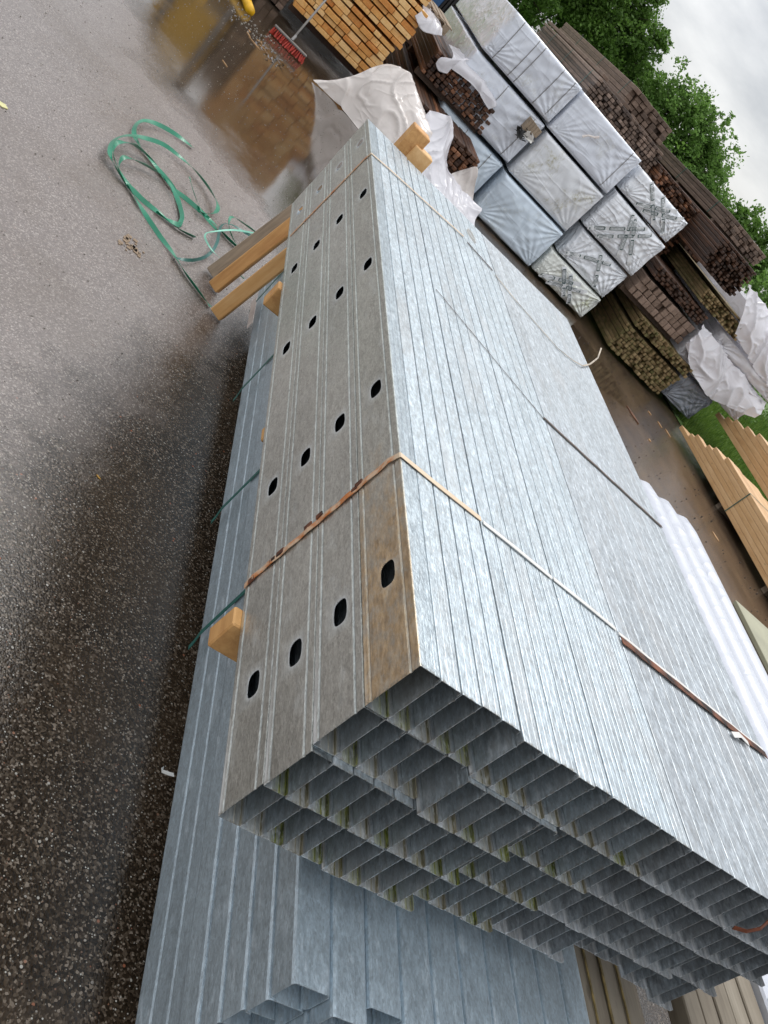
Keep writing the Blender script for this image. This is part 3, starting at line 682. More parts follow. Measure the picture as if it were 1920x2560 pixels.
lay = ['top', 'second', 'third', 'fourth', 'fifth', 'sixth', 'seventh', 'lowest']
for l in range(8):
    for c in range(10):
        o = link('steel_channel', me_ch)
        yo = [-.17, -.20, -.16, -.23, -.19, -.15, -.2, -.17, -.21, -.18][c] if l == 0 else -.165 + .006 * l + RU(-.01, .012) - (.03 if c else 0)
        if l > 0 and c == 0: yo = [-.17, -.172, -.165, -.163, -.15, -.14, -.12, -.10][l]
        o.location = (.258 + c * LW - .004 * l * 0 + RU(-.0008, .0008) + (.004 * l if l > 4 else 0), yo, T - .5715 - (l + 1) * LH)
        if l == 0: lab = 'flat blue-grey steel channel lying web up, top layer of the lower stack'; grp = 'channels of the top layer of the lower steel stack'
        elif c == 0: lab = 'steel channel edge on the left side of the lower stack, in its %s layer' % lay[l]; grp = None
        else: lab = 'steel channel end inside the lower stack, in its %s layer' % lay[l]; grp = 'channels inside the %s layer of the lower steel stack' % lay[l]
        if l == 0 and c == 0: lab = 'flat steel channel at the top left edge of the lower stack'; grp = None
        tag(o, lab, 'steel channel', grp or 'channels on the left side of the lower steel stack')
LZ = T - .5715 - 8 * LH
for y, s_ in ((.90, 'near'), (2.30, 'middle'), (3.2, 'far')):
    plank('bearer', MW_grey, .35 if y < 3 else .36, 1.25, y - .04, y + .03, .0, LZ - .002, '%s grey timber bearer on the asphalt under the lower steel stack' % s_, 'bearer', 'bearers under the lower steel stack')
for (y, dz, s_) in ((1.03, 0, 'near'), (1.64, 0, 'second'), (2.48, 0, 'third'), (3.36, 0, 'far')):
    x0 = .2555
    strap('green_band', [(x0 + .004, y - .012, LZ - .004), (x0 + .004, y - .006, LZ + .02)] + [(x0 - .0015, y + .004 * k, LZ + .06 + (.49 * k / 8)) for k in range(9)] + [(x0 + .02, y + .02, T - .5695), (.6, y + .02, T - .5695), (1.14, y + .02, T - .5695)],
          [LF] * 11 + [UP] * 3, .017, M_dgreen, '%s dark green strap round the left side of the lower steel stack' % s_, side=Vector((0, 1, 0)))
m = MB(); m.box(.2525, .2555, 3.12, 3.42, LZ + .012, LZ + .055); tag(m.obj('paper_label', mat_plain('label_paper', (.62, .54, .50), .7)), 'pale rectangular paper label on the far end of the lower steel stack', 'label')
m = MB(); m.ribbon([(.262, .545, LZ + .03), (.245, .54, LZ + .032), (.228, .54, LZ + .03), (.222, .545, LZ + .038)], .010, .002, [Vector(UP)] * 4)
tag(m.obj('plastic_tab', M_white), 'small white plastic tab poking out of the lower stack', 'plastic scrap')

# battens leaning on the far end of the lower stack
def batten(foot, top, w, t, mat, label, tint, side):
    f = Vector(foot); d = Vector(top) - f; L = d.length; z = d.normalized(); x = Vector(side); x = (x - z * x.dot(z)).normalized(); y = z.cross(x)
    m = MB(); m.box(-w / 2, w / 2, -t / 2, t / 2, 0, L, tint, bev=.005)
    for i, v in enumerate(m.v): m.v[i] = tuple(f + x * v[0] + y * v[1] + z * v[2])
    # store geometry with its grain along local y
    Mx = Matrix(((x.x, z.x, y.x, f.x), (x.y, z.y, y.y, f.y), (x.z, z.z, y.z, f.z), (0, 0, 0, 1)))
    inv = Mx.inverted(); m.v = [tuple(inv @ Vector(v)) for v in m.v]
    o = m.obj('batten', mat); o.matrix_world = Mx; tag(o, label, 'batten', 'battens leaning on the lower steel stack')
batten((.125, 3.235, .012), (.215, 3.19, .72), .072, .046, MW_batten, 'orange batten leaning at the pile, nearest of the three', .55, (.8, -.35, 0))
batten((.075, 3.475, .012), (.20, 3.50, .76), .068, .040, MW_batten, 'light brown batten with a knot, middle of the three leaning ones', .30, (.8, -.5, 0))
batten((.045, 3.60, .012), (.21, 3.68, .78), .070, .040, MW_grey, 'grey weathered batten, farthest of the three leaning ones', .8, (.8, -.5, 0))
plank('timber_offcut', MW_batten, .18, .27, 3.09, 3.17, .66, 1.325, 'square orange timber standing behind the far end of the steel stack, back one', 'timber', 'timbers behind the far end', tint=.35)
plank('timber_offcut', MW_batten, .235, .335, 3.08, 3.15, .66, 1.275, 'square light timber standing behind the far end of the steel stack, front one', 'timber', 'timbers behind the far end', tint=.75, M=Matrix.Translation((.0, .0, 0)))

# green strapping tangle on the asphalt (u,v traced on the ground plane in metres)
def tangle(pts, w, label, mat=M_green, z0=.006, up=.02):
    P = [Vector((x, y, z)) for x, y, z in pts]; out = []
    for k in range(len(P) - 1):
        p0 = P[max(k - 1, 0)]; p1 = P[k]; p2 = P[k + 1]; p3 = P[min(k + 2, len(P) - 1)]
        for s_ in range(10):
            t = s_ / 10
            out.append(.5 * ((2 * p1) + (-p0 + p2) * t + (2 * p0 - 5 * p1 + 4 * p2 - p3) * t * t + (-p0 + 3 * p1 - 3 * p2 + p3) * t ** 3))
    out.append(P[-1]); nn = []
    for k in range(len(out)):
        a_ = .9 * math.sin(k * .11 + len(out)); d = (out[min(k + 1, len(out) - 1)] - out[max(k - 1, 0)]).normalized(); s2 = d.cross(Vector((0, 0, 1))).normalized()
        nn.append((Vector((0, 0, 1)) * math.cos(a_) + s2 * math.sin(a_)).normalized())
        out[k].z = max(out[k].z, .003 + w * .5 * abs(math.sin(a_)))
    m = MB(); m.ribbon(out, w, .0012, nn); o = m.obj('green_strapping', mat); tag(o, label, 'strapping', 'loose green strapping on the asphalt')
GP = lambda u, v, z=.012: _gp(240 + u * .30139, 260 + v * .30139, z)
def _gp(u, v, z):
    d = Vector(((u - 960) / 2267.7, (v - 1280) / 2267.7, 1)); w = Vector([R[0][i] * d.x + R[1][i] * d.y + R[2][i] * d.z for i in range(3)])
    c = Vector((-.7507, -.9132, .6481 + T)); t = (z - c.z) / w.z; q = c + w * t; return (q.x, q.y, z)
tangle([GP(805, 360), GP(690, 270, .02), GP(560, 190, .03), GP(430, 140, .04), GP(350, 155, .04), GP(315, 220, .03), GP(340, 310, .02), GP(420, 420), GP(520, 540), GP(620, 680), GP(740, 780), GP(870, 890), GP(1000, 1010), GP(1090, 1110), GP(1180, 1195)], .027,
       'green strapping loop whose cut end points to the puddle, top of the tangle')
tangle([GP(950, 1680), GP(880, 1590), GP(740, 1400), GP(640, 1240), GP(520, 1080), GP(420, 930), GP(340, 800), GP(250, 660), GP(150, 500, .03), GP(115, 400, .05), GP(150, 300, .06), GP(260, 262, .06), GP(400, 280, .05), GP(560, 335, .04), GP(700, 440, .03), GP(830, 560, .03), GP(940, 700, .03), GP(1010, 830, .04), GP(990, 900, .04), GP(900, 910, .03), GP(850, 880, .02)], .025,
       'long green strapping running to the foot of the leaning battens')
tangle([GP(820, 1108), GP(680, 1030), GP(520, 900), GP(380, 790), GP(260, 660), GP(180, 520, .03), GP(140, 400, .05), GP(170, 320, .06), GP(260, 318, .06), GP(340, 350, .05), GP(430, 440, .03), GP(560, 590, .02), GP(640, 700), GP(700, 850), GP(715, 960), GP(690, 1000), GP(600, 960), GP(500, 890)], .027,
       'green strapping loop with a cut end lying in the middle of the tangle')
tangle([GP(690, 1000), GP(715, 930, .03), GP(680, 800, .03), GP(600, 640, .03), GP(470, 540, .03), GP(340, 470, .04), GP(240, 440, .05), GP(195, 480, .04), GP(200, 560, .03), GP(270, 670, .02)], .023,
       'inner green strapping loop of the tangle')
tangle([GP(775, 605, .05), GP(800, 700, .04), GP(840, 810, .03), GP(900, 930, .02), GP(1000, 1040, .02)], .015, 'short upright green strap end in the tangle')
tangle([GP(650, 1265, .02), GP(720, 1290, .03), GP(830, 1290, .03), GP(930, 1250, .03), GP(1000, 1160, .04), GP(1040, 1010, .05), GP(1120, 1000, .05), GP(1230, 1060, .05), GP(1330, 1120, .05)], .017,
       'dark green strapping curving near the leaning battens', M_dgreen)
tangle([GP(1350, 1080, .05), GP(1240, 1000, .05), GP(1130, 935, .06), GP(1100, 1000, .05), GP(1130, 1100, .03), GP(1180, 1190, .02)], .017, 'green strapping bent beside the grey batten')
tangle([GP(1340, 1075, .06), GP(1150, 1045, .07), GP(960, 1060, .07), GP(905, 1090, .07), GP(940, 1180, .05), GP(1030, 1280, .03), GP(1230, 1450, .02)], .010, 'thin pale green strap arching by the battens', mat_plain('pale_green_strap', (.25, .62, .47), .35))
m = MB(); m.ribbon([(.235, 2.55, .44), (.20, 2.62, .52), (.15, 2.70, .60), (.10, 2.86, .70), (.09, 2.98, .735)], .03, .0015, [Vector(LF)] * 5)
tag(m.obj('green_band_end', M_dgreen), 'dark green strap end hanging beside the nearest leaning batten', 'strap')

# ------------------------------------------------------------------ timber packs
def pack(name, label, x0, x1, y0, L, z0, z1, bw, bh, mat, group='timber packs at the back of the yard', cat='timber pack', jit=.03, gap=.004, gapz=0.0, layer_gap=0, bearers=0, straps=(), tiltx=0, tone=(0, 1), smat=None, rag=None, maxp=100, sag=0, rgh=0.0, stag=0.0):
    cx = (x0 + x1) / 2
    t = empty(name, (cx, y0, z0), label, cat, group)
    rowx = {}
    nx = max(1, round((x1 - x0) / bw)); nz = max(1, round((z1 - z0) / (bh + gapz))); px = (x1 - x0) / nx; pz = (z1 - z0) / nz
    cells = [(i, j) for i in range(nx) for j in range(nz)]
    def add(m, i, j):
        ox = RU(-.002, .002); yy = RU(-jit, jit) + (rag(i, j) if rag else 0); lg = layer_gap * (j % 2 == 0)
        tt = RU(*tone)
        if rgh:
            yy += RU(0, .08) * rgh * (random.random() < .4); ox = RU(-.006, .006) * rgh
            dz = RU(-.006, .006) * rgh; sh = RU(0, .22) * rgh * px
            m.box(x0 - cx + i * px + gap / 2 + ox, x0 - cx + (i + 1) * px - gap / 2 + ox - sh, yy, L + RU(-jit, jit), j * pz + gap / 2 + dz, (j + 1) * pz - gap / 2 + dz * .5, tt, bev=min(.006, px * .1))
            return
        if stag:
            if j not in rowx: rowx[j] = [0.0] + [q * px + RU(-stag, stag) for q in range(1, nx)] + [nx * px + RU(-.02, .02)]
            r_ = rowx[j]
            m.box(x0 - cx + r_[i] + gap / 2, x0 - cx + r_[i + 1] - gap / 2, yy, L + RU(-jit, jit), j * pz + gap / 2 + lg, (j + 1) * pz - gap / 2, tt, bev=.004); return
        m.box(x0 - cx + i * px + gap / 2 + ox, x0 - cx + (i + 1) * px - gap / 2 + ox, yy, L + RU(-jit, jit), j * pz + gap / 2 + lg, (j + 1) * pz - gap / 2, tt, bev=min(.004, px * .08))
    front = sorted(cells, key=lambda c: (-(c[0] == 0), -(c[1] == nz - 1), random.random()))
    ind, rest = (front, []) if len(front) <= maxp else (front[:maxp], front[maxp:])
    for (i, j) in ind:
        m = MB(); add(m, i, j)
        if m.v: m.obj('board', mat, t, fix=False)
    if rest:
        m = MB()
        for (i, j) in rest: add(m, i, j)
        o = m.obj('boards', mat, t, fix=False); o['kind'] = 'stuff'
    if rgh:
        m = MB(); m.box(x0 - cx + .01, x1 - cx - .01, .16, L - .16, .01, z1 - z0 - .01, .05); o = m.obj('dark_core', MW_dark, t, fix=False); o['kind'] = 'stuff'  # added dark block fills the see-through gaps in place of shade
    for b in range(bearers):
        yy = .25 + b * (L - .6) / max(1, bearers - 1)
        m = MB(); m.box(x0 - cx, x1 - cx, yy, yy + .09, -.085, -.004, RU(.2, .5), bev=.004); m.obj('bearer', smat or MW_brown, t, fix=False)
    for yy in straps:
        m = MB(); e2 = .004; zt = z1 - z0; xa, xb = x0 - cx, x1 - cx
        m.ribbon([(xa - e2, yy, 0), (xa - e2, yy, zt), (xa, yy, zt + e2), (xb, yy, zt + e2), (xb + e2, yy, 0)], .016, .002, [Vector(LF), Vector(LF), Vector(UP), Vector(UP), Vector((1, 0, 0))], side=Vector((0, 1, 0)))
        m.obj('strap', M_dgreen, t)
    return t
# fresh orange battens on the left, tall stack of several packs (first layers)
pack('batten_pack', 'bright orange fresh battens with end grain, behind the broom, bottom pack', .03, 1.22, 10.95, 3.6, .20, .70, .165, .074, MW_fresh, 'packs of fresh orange battens', jit=.02, tone=(.1, 1), bearers=3, smat=MW_dark, layer_gap=.014, stag=.05, gap=.006)
pack('batten_pack', 'bright orange fresh battens, middle pack behind the broom handle', .02, 1.25, 10.95, 3.6, .715, 1.22, .165, .074, MW_fresh, 'packs of fresh orange battens', jit=.02, tone=(.1, 1), bearers=0, layer_gap=.014, stag=.05, gap=.006)
pack('batten_pack', 'bright orange fresh battens, pack above the picture edge', -.02, 1.18, 10.97, 3.6, 1.24, 1.76, .165, .074, MW_fresh, 'packs of fresh orange battens', jit=.02, tone=(.1, 1), bearers=0, layer_gap=.014, stag=.05, gap=.006)
pack('batten_pack', 'narrow brown timber pack between the orange battens and the forklift', -.27, .0, 11.3, 3.4, .02, 1.3, .09, .06, MW_brown, jit=.03, bearers=2)
# dark wet stacks
pack('timber_pack', 'dark wet red-brown timber ends under a white sheet, beside the orange battens', 1.60, 2.68, 10.95, 3.2, .74, 1.06, .072, .045, MW_dark, jit=.03, tone=(.0, .9), bearers=3, straps=(), rgh=1.0)
pack('timber_pack', 'low dark timber pack with an orange edge behind the crumpled white sheets', 1.55, 2.66, 10.05, 3.6, .29, .62, .08, .05, MW_dark, jit=.03, tone=(.1, 1), bearers=3, rgh=1.0)
pack('timber_pack', 'low brown timber pack hidden behind the cream sheet', 1.3, 2.0, 10.5, 3.0, .10, .26, .09, .05, MW_dark, jit=.03)
# right-hand brown stacks
rg_ol = lambda i, j: -.06 * j if i < 6 else 0
pack('timber_pack', 'olive, algae-covered lath pack at the foot of the stack right of the wrapped packs', 6.15, 7.42, 10.85, 3.8, .06, .47, .062, .052, MW_olive, jit=.03, tone=(.2, .9), straps=(1.2,), rgh=1.0)
pack('timber_pack', 'thin green-brown lath pack lying on the olive pack', 6.18, 7.42, 10.85, 3.8, .52, .68, .055, .05, MW_olive, jit=.06, tone=(.1, .8), rgh=1.0)
pack('timber_pack', 'brown timber ends in three rows, middle of the right-hand stack', 5.78, 7.0, 11.0, 3.6, .76, 1.08, .10, .10, MW_brown, jit=.03, tone=(.6, 1.0), bearers=2, rgh=.7)
pack('timber_pack', 'dark red-brown thin pack above the three-row ends', 5.82, 6.98, 11.0, 3.6, 1.13, 1.31, .07, .045, MW_dark, jit=.03, tone=(.0, .5), rgh=1.0)
pack('timber_pack', 'greyish lath pack with ragged ends, above the dark red-brown pack', 6.62, 7.55, 11.0, 3.8, 1.37, 1.57, .05, .04, MW_olive, jit=.07, tone=(.3, 1), rgh=1.0)
pack('timber_pack', 'two yellowish long boards lying on the ragged lath pack', 6.9, 7.6, 11.0, 4.2, 1.585, 1.62, .25, .03, MW_olive, jit=.2)
# high row behind the wrapped packs
rw = lambda i, j: 0
pack('timber_pack', 'long weathered brown timber pack with mossy dark ends, on top behind the wrapped packs', 3.78, 5.30, 12.5, 4.2, 1.30, 2.25, .075, .048, MW_brown, jit=.04, tone=(0, .8), straps=(.5, 1.9, 3.2), maxp=100, rgh=1.0)
pack('timber_pack', 'brown timber pack with tawny ragged ends, right of the mossy one', 5.33, 6.45, 12.35, 4.2, 1.30, 2.14, .07, .045, MW_dark, jit=.08, tone=(.15, 1), maxp=100, rgh=1.0)
pack('timber_pack', 'almost black timber ends at the top right of the stack', 6.25, 7.0, 11.1, 3.8, 1.70, 2.16, .055, .045, MW_dark, jit=.07, tone=(0, .45), maxp=100, rgh=1.0)
pack('timber_pack', 'long grey-brown timber pack lying highest, under the trees, with green straps', 4.9, 5.9, 14.3, 5.6, 2.25, 2.62, .12, .08, MW_brown, jit=.05, tone=(.2, .8), bearers=4, straps=(.4, 2.2, 4), rgh=.7)
pack('timber_pack', 'long brown timber pack at the upper right edge under the low trees', 7.3, 8.4, 13.5, 6.5, 2.25, 2.50, .10, .07, MW_brown, jit=.05, tone=(.1, .7), bearers=4, straps=(.6, 2.4), rgh=.7)
pack('timber_pack', 'brown timber pack half hidden under the upper right one', 7.15, 8.3, 13.4, 5.5, 1.25, 2.1, .10, .08, MW_dark, jit=.05, tone=(.1, .7))
pack('timber_pack', 'brown timber pack hidden low behind the wrapped packs', 3.8, 6.4, 12.6, 4, .1, 1.25, .3, .15, MW_brown, jit=.03)
# single long weathered boards on top
for (x, y, z, L, s_) in ((3.9, 12.9, 2.31, 4.2, 'long single board lying slantwise on the mossy dark pack'), (4.35, 12.7, 2.285, 3.5, 'second single board on the mossy dark pack, partly under the slanting one')):
    plank('long_board', MW_brown, x, x + .12, y, y + L, z - .03, z + .02, s_, 'board', 'single boards on the top packs')
# planed pale timber at the right
pack('timber_pack', 'pale planed timber pack with stepped far ends, on the asphalt at the right', 7.45, 8.15, 5.2, 0, .10, .50, .10, .05, MW_tan, 'pale planed timber packs') if False else None
def tanpack(label, x0, z0, rows, cols, bw, bh, yfar, ynear, strap_y, mat):
    t = empty('timber_pack', (x0, ynear, z0), label, 'timber pack', 'pale planed timber packs')
    for j in range(rows):
        for i in range(cols):
            yf = yfar - .22 * j - .05 * i + RU(-.12, .06)
            m = MB(); m.box(i * bw + .002, (i + 1) * bw - .002, RU(-.02, .02), yf - ynear, j * bh + .0015, (j + 1) * bh - .0015, RU(.35, .85), bev=.004); m.obj('board', mat, t, fix=False)
    for yy in (.8, 2.2, 3.8):
        m = MB(); m.box(.08, cols * bw, yy, yy + .09, -z0 + .001, -.002, .4, bev=.003); m.obj('bearer', MW_grey, t, fix=False)
    zt = rows * bh
    m = MB(); m.ribbon([(-.004, strap_y, 0), (-.004, strap_y, zt), (0, strap_y, zt + .004), (cols * bw, strap_y, zt + .004)], .016, .002, [Vector(LF), Vector(LF), Vector(UP), Vector(UP)], side=Vector((0, 1, 0))); m.obj('strap', M_dgreen, t)
tanpack('pale planed timber pack with stepped far ends, nearer of the two at the right', 7.45, .09, 6, 6, .14, .062, 10.0, 4.4, 3.6, MW_tan)
tanpack('pale planed timber pack behind the nearer one, on the grass', 8.62, .42, 5, 6, .14, .08, 11.2, 5.0, 3.9, MW_tan)
plank('bearer', MW_tan, 8.3, 9.6, 8.3, 8.42, .30, .405, 'square timber across under the second pale pack', 'bearer')
plank('bearer', MW_grey, 8.3, 9.6, 8.3, 8.42, .013, .29, 'grey sleeper under the cross timber of the second pale pack', 'bearer')
plank('bearer', MW_grey, 8.4, 9.6, 6.1, 6.25, .013, .41, 'grey sleeper near the right edge under the second pale pack', 'bearer')

# ------------------------------------------------------------------ film-wrapped packs
def wrapped(label, x0, x1, y0, dep, z0, z1, mat, seed, bulge=.02, tapes=None, straps=(), amp=.012, group='film-wrapped packs', sag=0):
    cx = (x0 + x1) / 2; cz = (z0 + z1) / 2
    t = empty('wrapped_pack', (cx, y0, z0), label, 'wrapped pack', group)
    hw = (x1 - x0) / 2; hh = z1 - z0; rr = .035
    def surf(x, z):          # front face depth (y) for x in [-hw,hw], z in [0,hh]
        u = x / hw; w = (z / hh) * 2 - 1
        b = -bulge * (1 - u ** 4) * (1 - w ** 4)
        e = max(abs(u), 0); ee = max(0, (abs(x) - (hw - rr)) / rr); ef = max(0, (abs(z - hh / 2) - (hh / 2 - rr)) / rr)
        rnd_ = rr * (1 - math.sqrt(max(0, 1 - min(1, ee * ee + ef * ef))))
        q = Vector((x * 3.5 + seed, z * 3.5, seed * 1.7)); wv = noise.noise(q * .8) * amp * 1.6
        ang = math.atan2(z - hh * .05, x + hw * .9) ; ang2 = math.atan2(hh - z, hw - x)
        d1 = math.hypot(x + hw, z); d2 = math.hypot(hw - x, hh - z); d3 = math.hypot(hw - x, z)
        fold = math.sin(ang * 26 + seed) * math.exp(-d1 * 2.6) + math.sin(ang2 * 22 + seed * 2) * math.exp(-d2 * 2.6) + math.sin(math.atan2(z, hw - x) * 24) * math.exp(-d3 * 3)
        ridge = abs(noise.noise(Vector((x * 6 + z * 2.2 + seed, z * 1.2, seed)))) * amp * .9
        return b + rnd_ + wv * (1 - .5 * max(ee, ef)) + fold * amp * .75 - ridge
    nx, nz, ny = 90, 50, 10
    m = MB()
    def G(fn, a, b):
        base = len(m.v)
        for j in range(b + 1):
            for i in range(a + 1): m.v.append(fn(i / a, j / b))
        for j in range(b):
            for i in range(a):
                k = base + j * (a + 1) + i; m.f.append((k, k + 1, k + a + 2, k + a + 1)); m.t.append(.5); m.mi.append(0)
    def nzv(p): return noise.fractal(Vector(p) * 3.1 + Vector((seed, 0, 0)), 1, 2, 3) * amp
    xs = lambda u: -hw + 2 * hw * u; zs = lambda w: hh * w
    def inset(x, z):
        return x, z
    G(lambda u, w: (xs(u), surf(xs(u), zs(w)), zs(w)), nx, nz)
    def edge_y(x, z): return surf(x, z)
    def lateral(sgn):
        def fn(u, w):
            z = zs(w); x = sgn * hw; y = edge_y(x, z) * (1 - u) + dep * u; k = min(1, u * 6) * min(1, (1 - u) * 6) * (1 if 0 < w < 1 else 0)
            return (x + k * nzv((sgn * 5, y, z)) + sgn * k * bulge * .5, y, z)
        return fn
    G(lateral(-1), ny * 2, nz); G(lateral(1), ny * 2, nz)
    def horiz(zz):
        def fn(u, w):
            x = xs(u); y = edge_y(x, zz) * (1 - w) + dep * w; k = min(1, w * 6) * min(1, (1 - w) * 6) * (1 if 0 < u < 1 else 0)
            return (x, y, zz + k * nzv((x, y, zz + 9)))
        return fn
    G(horiz(hh), nx, ny * 2); G(horiz(0), nx, ny * 2)
    G(lambda u, w: (xs(u), dep, zs(w)), nx, nz)
    bm = bmesh.new(); me = m.mesh('film', mat, fix=False); bm.from_mesh(me); bmesh.ops.remove_doubles(bm, verts=bm.verts, dist=.0005); bmesh.ops.recalc_face_normals(bm, faces=bm.faces); bm.to_mesh(me); bm.free()
    me.polygons.foreach_set('use_smooth', [True] * len(me.polygons)); link('film', me, t)
    def ts(x, z):
        return min(sum(surf(max(-hw, min(hw, x + a_)), max(0, min(hh, z + b_))) for a_ in (-.07, 0, .07) for b_ in (-.07, 0, .07)) / 9, surf(x, z) + .004) - .004
    def line(p, q, w, lift, mt, name):
        m = MB(); n = max(6, int(math.hypot(q[0] - p[0], q[1] - p[1]) / .03)); pts = []
        for k in range(n + 1):
            x = p[0] + (q[0] - p[0]) * k / n; z = p[1] + (q[1] - p[1]) * k / n; pts.append((x, ts(x, z) - lift, z))
        m.ribbon(pts, w, .0015, [Vector((0, -1, 0))] * (n + 1)); m.obj(name, mt, t)
    for sx in straps: line((sx * hw, .01), (sx * hw, hh - .01), .009, .004, M_gmetal, 'strap')
    if tapes:
        for (p, q) in tapes:
            P = (p[0] * hw, p[1] * hh); Q = (q[0] * hw, q[1] * hh); L = math.hypot(Q[0] - P[0], Q[1] - P[1]); dx, dz = (Q[0] - P[0]) / L, (Q[1] - P[1]) / L
            line(P, Q, .060, .005, M_tape, 'printed_tape')
            s0 = .03; m = MB()
            while s0 < L - .1:
                s1 = min(s0 + .20, L - .02)
                for off in (-.020, .020):
                    pts = [];
                    for k in range(7):
                        s_ = s0 + (s1 - s0) * k / 6; x = P[0] + dx * s_ - dz * off; z = P[1] + dz * s_ + dx * off; pts.append((x, ts(x, z) - .0085, z))
                    m.ribbon(pts, .0065, .001, [Vector((0, -1, 0))] * 7)
                for s_ in (s0, s1):
                    pts = [(P[0] + dx * s_ - dz * o_, 0, P[1] + dz * s_ + dx * o_) for o_ in (-.019, 0, .019)]; pts = [(x, ts(x, z) - .0085, z) for x, y, z in pts]
                    m.ribbon(pts, .016, .001, [Vector((0, -1, 0))] * 3)
                s_ = s0 + .025
                while s_ < s1 - .02:      # letters of the print, too small to read
                    x = P[0] + dx * s_; z = P[1] + dz * s_; hx, hz = -dz * .009, dx * .009
                    pts = [(x - hx, ts(x - hx, z - hz) - .0085, z - hz), (x + hx, ts(x + hx, z + hz) - .0085, z + hz)]
                    m.ribbon(pts, .006, .001, [Vector((0, -1, 0))] * 2); s_ += .019
                s0 = s1 + .07
            m.obj('tape_print', M_ink, t)
    return t
DEP = 3.2
wrapped('large grey wrapped pack, top left of the wrapped wall, with thin straps', 1.98, 3.21, 11.0, DEP, 1.42, 1.97, MF_grey, 1.3, straps=(-.75, -.30, -.12, .45, .8))
wrapped('grey wrapped pack in the middle row at the left, torn film showing boards', 1.95, 3.22, 11.03, DEP, .74, 1.37, MF_grey, 4.1, straps=(-.1, .75))
wrapped('bluish wrapped pack at the bottom left of the wrapped wall, mostly hidden', 2.1, 3.2, 11.05, DEP, .10, .68, MF_blue, 6.6, straps=(-.2, .6))
wrapped('light grey wrapped pack, top row, second from the left, folds fanning from its corner', 3.25, 4.46, 11.0, DEP, 1.38, 1.96, MF_grey, 9.2, straps=(.72,))
wrapped('grey wrapped pack with yellowish stains, middle row under the fanned folds', 3.29, 4.45, 10.97, DEP, .69, 1.34, mat_film('stained_wrap', (.66, .68, .71), .22, .8, .5), 12.7)
wrapped('smooth light blue wrapped pack at the bottom, left of the algae-stained pack', 3.27, 4.44, 10.92, DEP, .03, .65, MF_blue, 15.4, amp=.016)
tp = lambda k: {1: [((-.6, .60), (.9, .40)), ((-.7, .42), (.95, .22)), ((-.15, .98), (.35, .05)), ((.15, .98), (.68, .1))],
                2: [((-.98, .55), (.25, .98)), ((-.7, .30), (.62, .80)), ((-.1, .98), (.1, .02)), ((.25, .98), (-.12, .1))]}[k]
wrapped('silver wrapped pack crossed by printed tape, top of the right column', 4.55, 5.60, 11.0, DEP, 1.54, 1.90, MF_silver, 18.1, tapes=[((-.5, .08), (.49, .97)), ((-.23, .1), (.79, .97)), ((-.6, .97), (.32, .07)), ((-.1, .97), (.72, .05))], amp=.018)
wrapped('large silver wrapped pack crossed by printed tape, second from the top of the right column', 4.55, 5.62, 10.97, DEP, .92, 1.50, MF_silver, 21.6, tapes=[((-.9, .03), (.24, .97)), ((-.57, .03), (.46, .96)), ((-.34, .97), (.30, .05)), ((-.22, .93), (.66, .12))], amp=.018)
wrapped('silver wrapped pack, third down in the right column, crumpled', 4.60, 5.60, 11.0, DEP, .44, .88, MF_silver, 24.9, tapes=[((-.9, .15), (.35, .9)), ((-.1, .9), (.5, .05))], amp=.022)
wrapped('wrapped pack green with algae, lowest of the right column', 4.50, 5.58, 10.92, DEP, .05, .41, MF_mossy, 27.3, tapes=[((-.8, .05), (.22, .88)), ((-.5, .05), (.5, .85)), ((-.46, .9), (.14, .1)), ((-.2, .9), (.4, .05))], amp=.02)
wrapped('dark grey wrapped pack low at the right, next to the grass', 7.48, 8.26, 11.05, 2.5, .10, .56, MF_dark, 31.5, amp=.028, tapes=None)
wrapped('white wrapped pack on the dark grey one, tape across, near the grass', 7.10, 8.78, 11.0, 2.5, .60, 1.10, MF_white, 35.2, amp=.04, tapes=[((.15, .95), (.3, .05))])
wrapped('thin white wrapped pack with torn printing, above the wide white pack', 7.35, 8.9, 11.0, 2.5, 1.14, 1.34, MF_white, 38.8, amp=.04)
wrapped('crumpled white pack at the right edge, under the green bushes', 7.55, 9.1, 11.2, 2.5, 1.38, 1.85, MF_white, 41.9, amp=.05)
m = MB()
for k in range(26):
    x = 7.12 + .03 * k * .45; z = 1.22 - k * .004
    m.box(x, x + .007, 10.985, 10.99, z - RU(.03, .05), z + RU(.01, .04))
# torn hole in the middle left pack showing boards
t = empty('torn_patch', (3.0, 10.9, 1.18), 'torn hole in the grey wrap with bare boards and black film showing', 'torn film')
m = MB()
for k in range(5): m.box(-.03 + .045 * k, .012 + .045 * k, -.03 + .004 * k, .10, -.02 + .01 * k, .14 - .004 * k, RU(.5, .9), bev=.003)
m.obj('board', MW_grey, t)
m = MB()
for k in range(14):
    a_ = RU(0, 6.28); m.quad([(.08 + .1 * math.cos(a_) - .1, -.05 - RU(0, .03), -.06 + .08 * math.sin(a_)), (RU(-.1, .12), -.07, RU(-.14, .03)), (RU(-.12, .12), -.04, RU(-.14, .02))])
m.obj('torn_film', M_black, t)
m = MB()
for k in range(9): m.quad([(RU(0, .2), -.06 - RU(0, .03), RU(-.06, .04)), (RU(0, .22), -.08, RU(-.08, .04)), (RU(0, .2), -.05, RU(-.08, .04))])
m.obj('white_shred', M_white, t)
m = MB(); m.tube([(3.62, 10.93, 1.62), (3.66, 10.92, 1.68), (3.74, 10.93, 1.72), (3.78, 10.93, 1.76)], [.02, .012, .014, .018], 7); tag(m.obj('tape_scrap', MF_cream), 'cream tape scrap stuck on the large grey top pack', 'tape scrap')

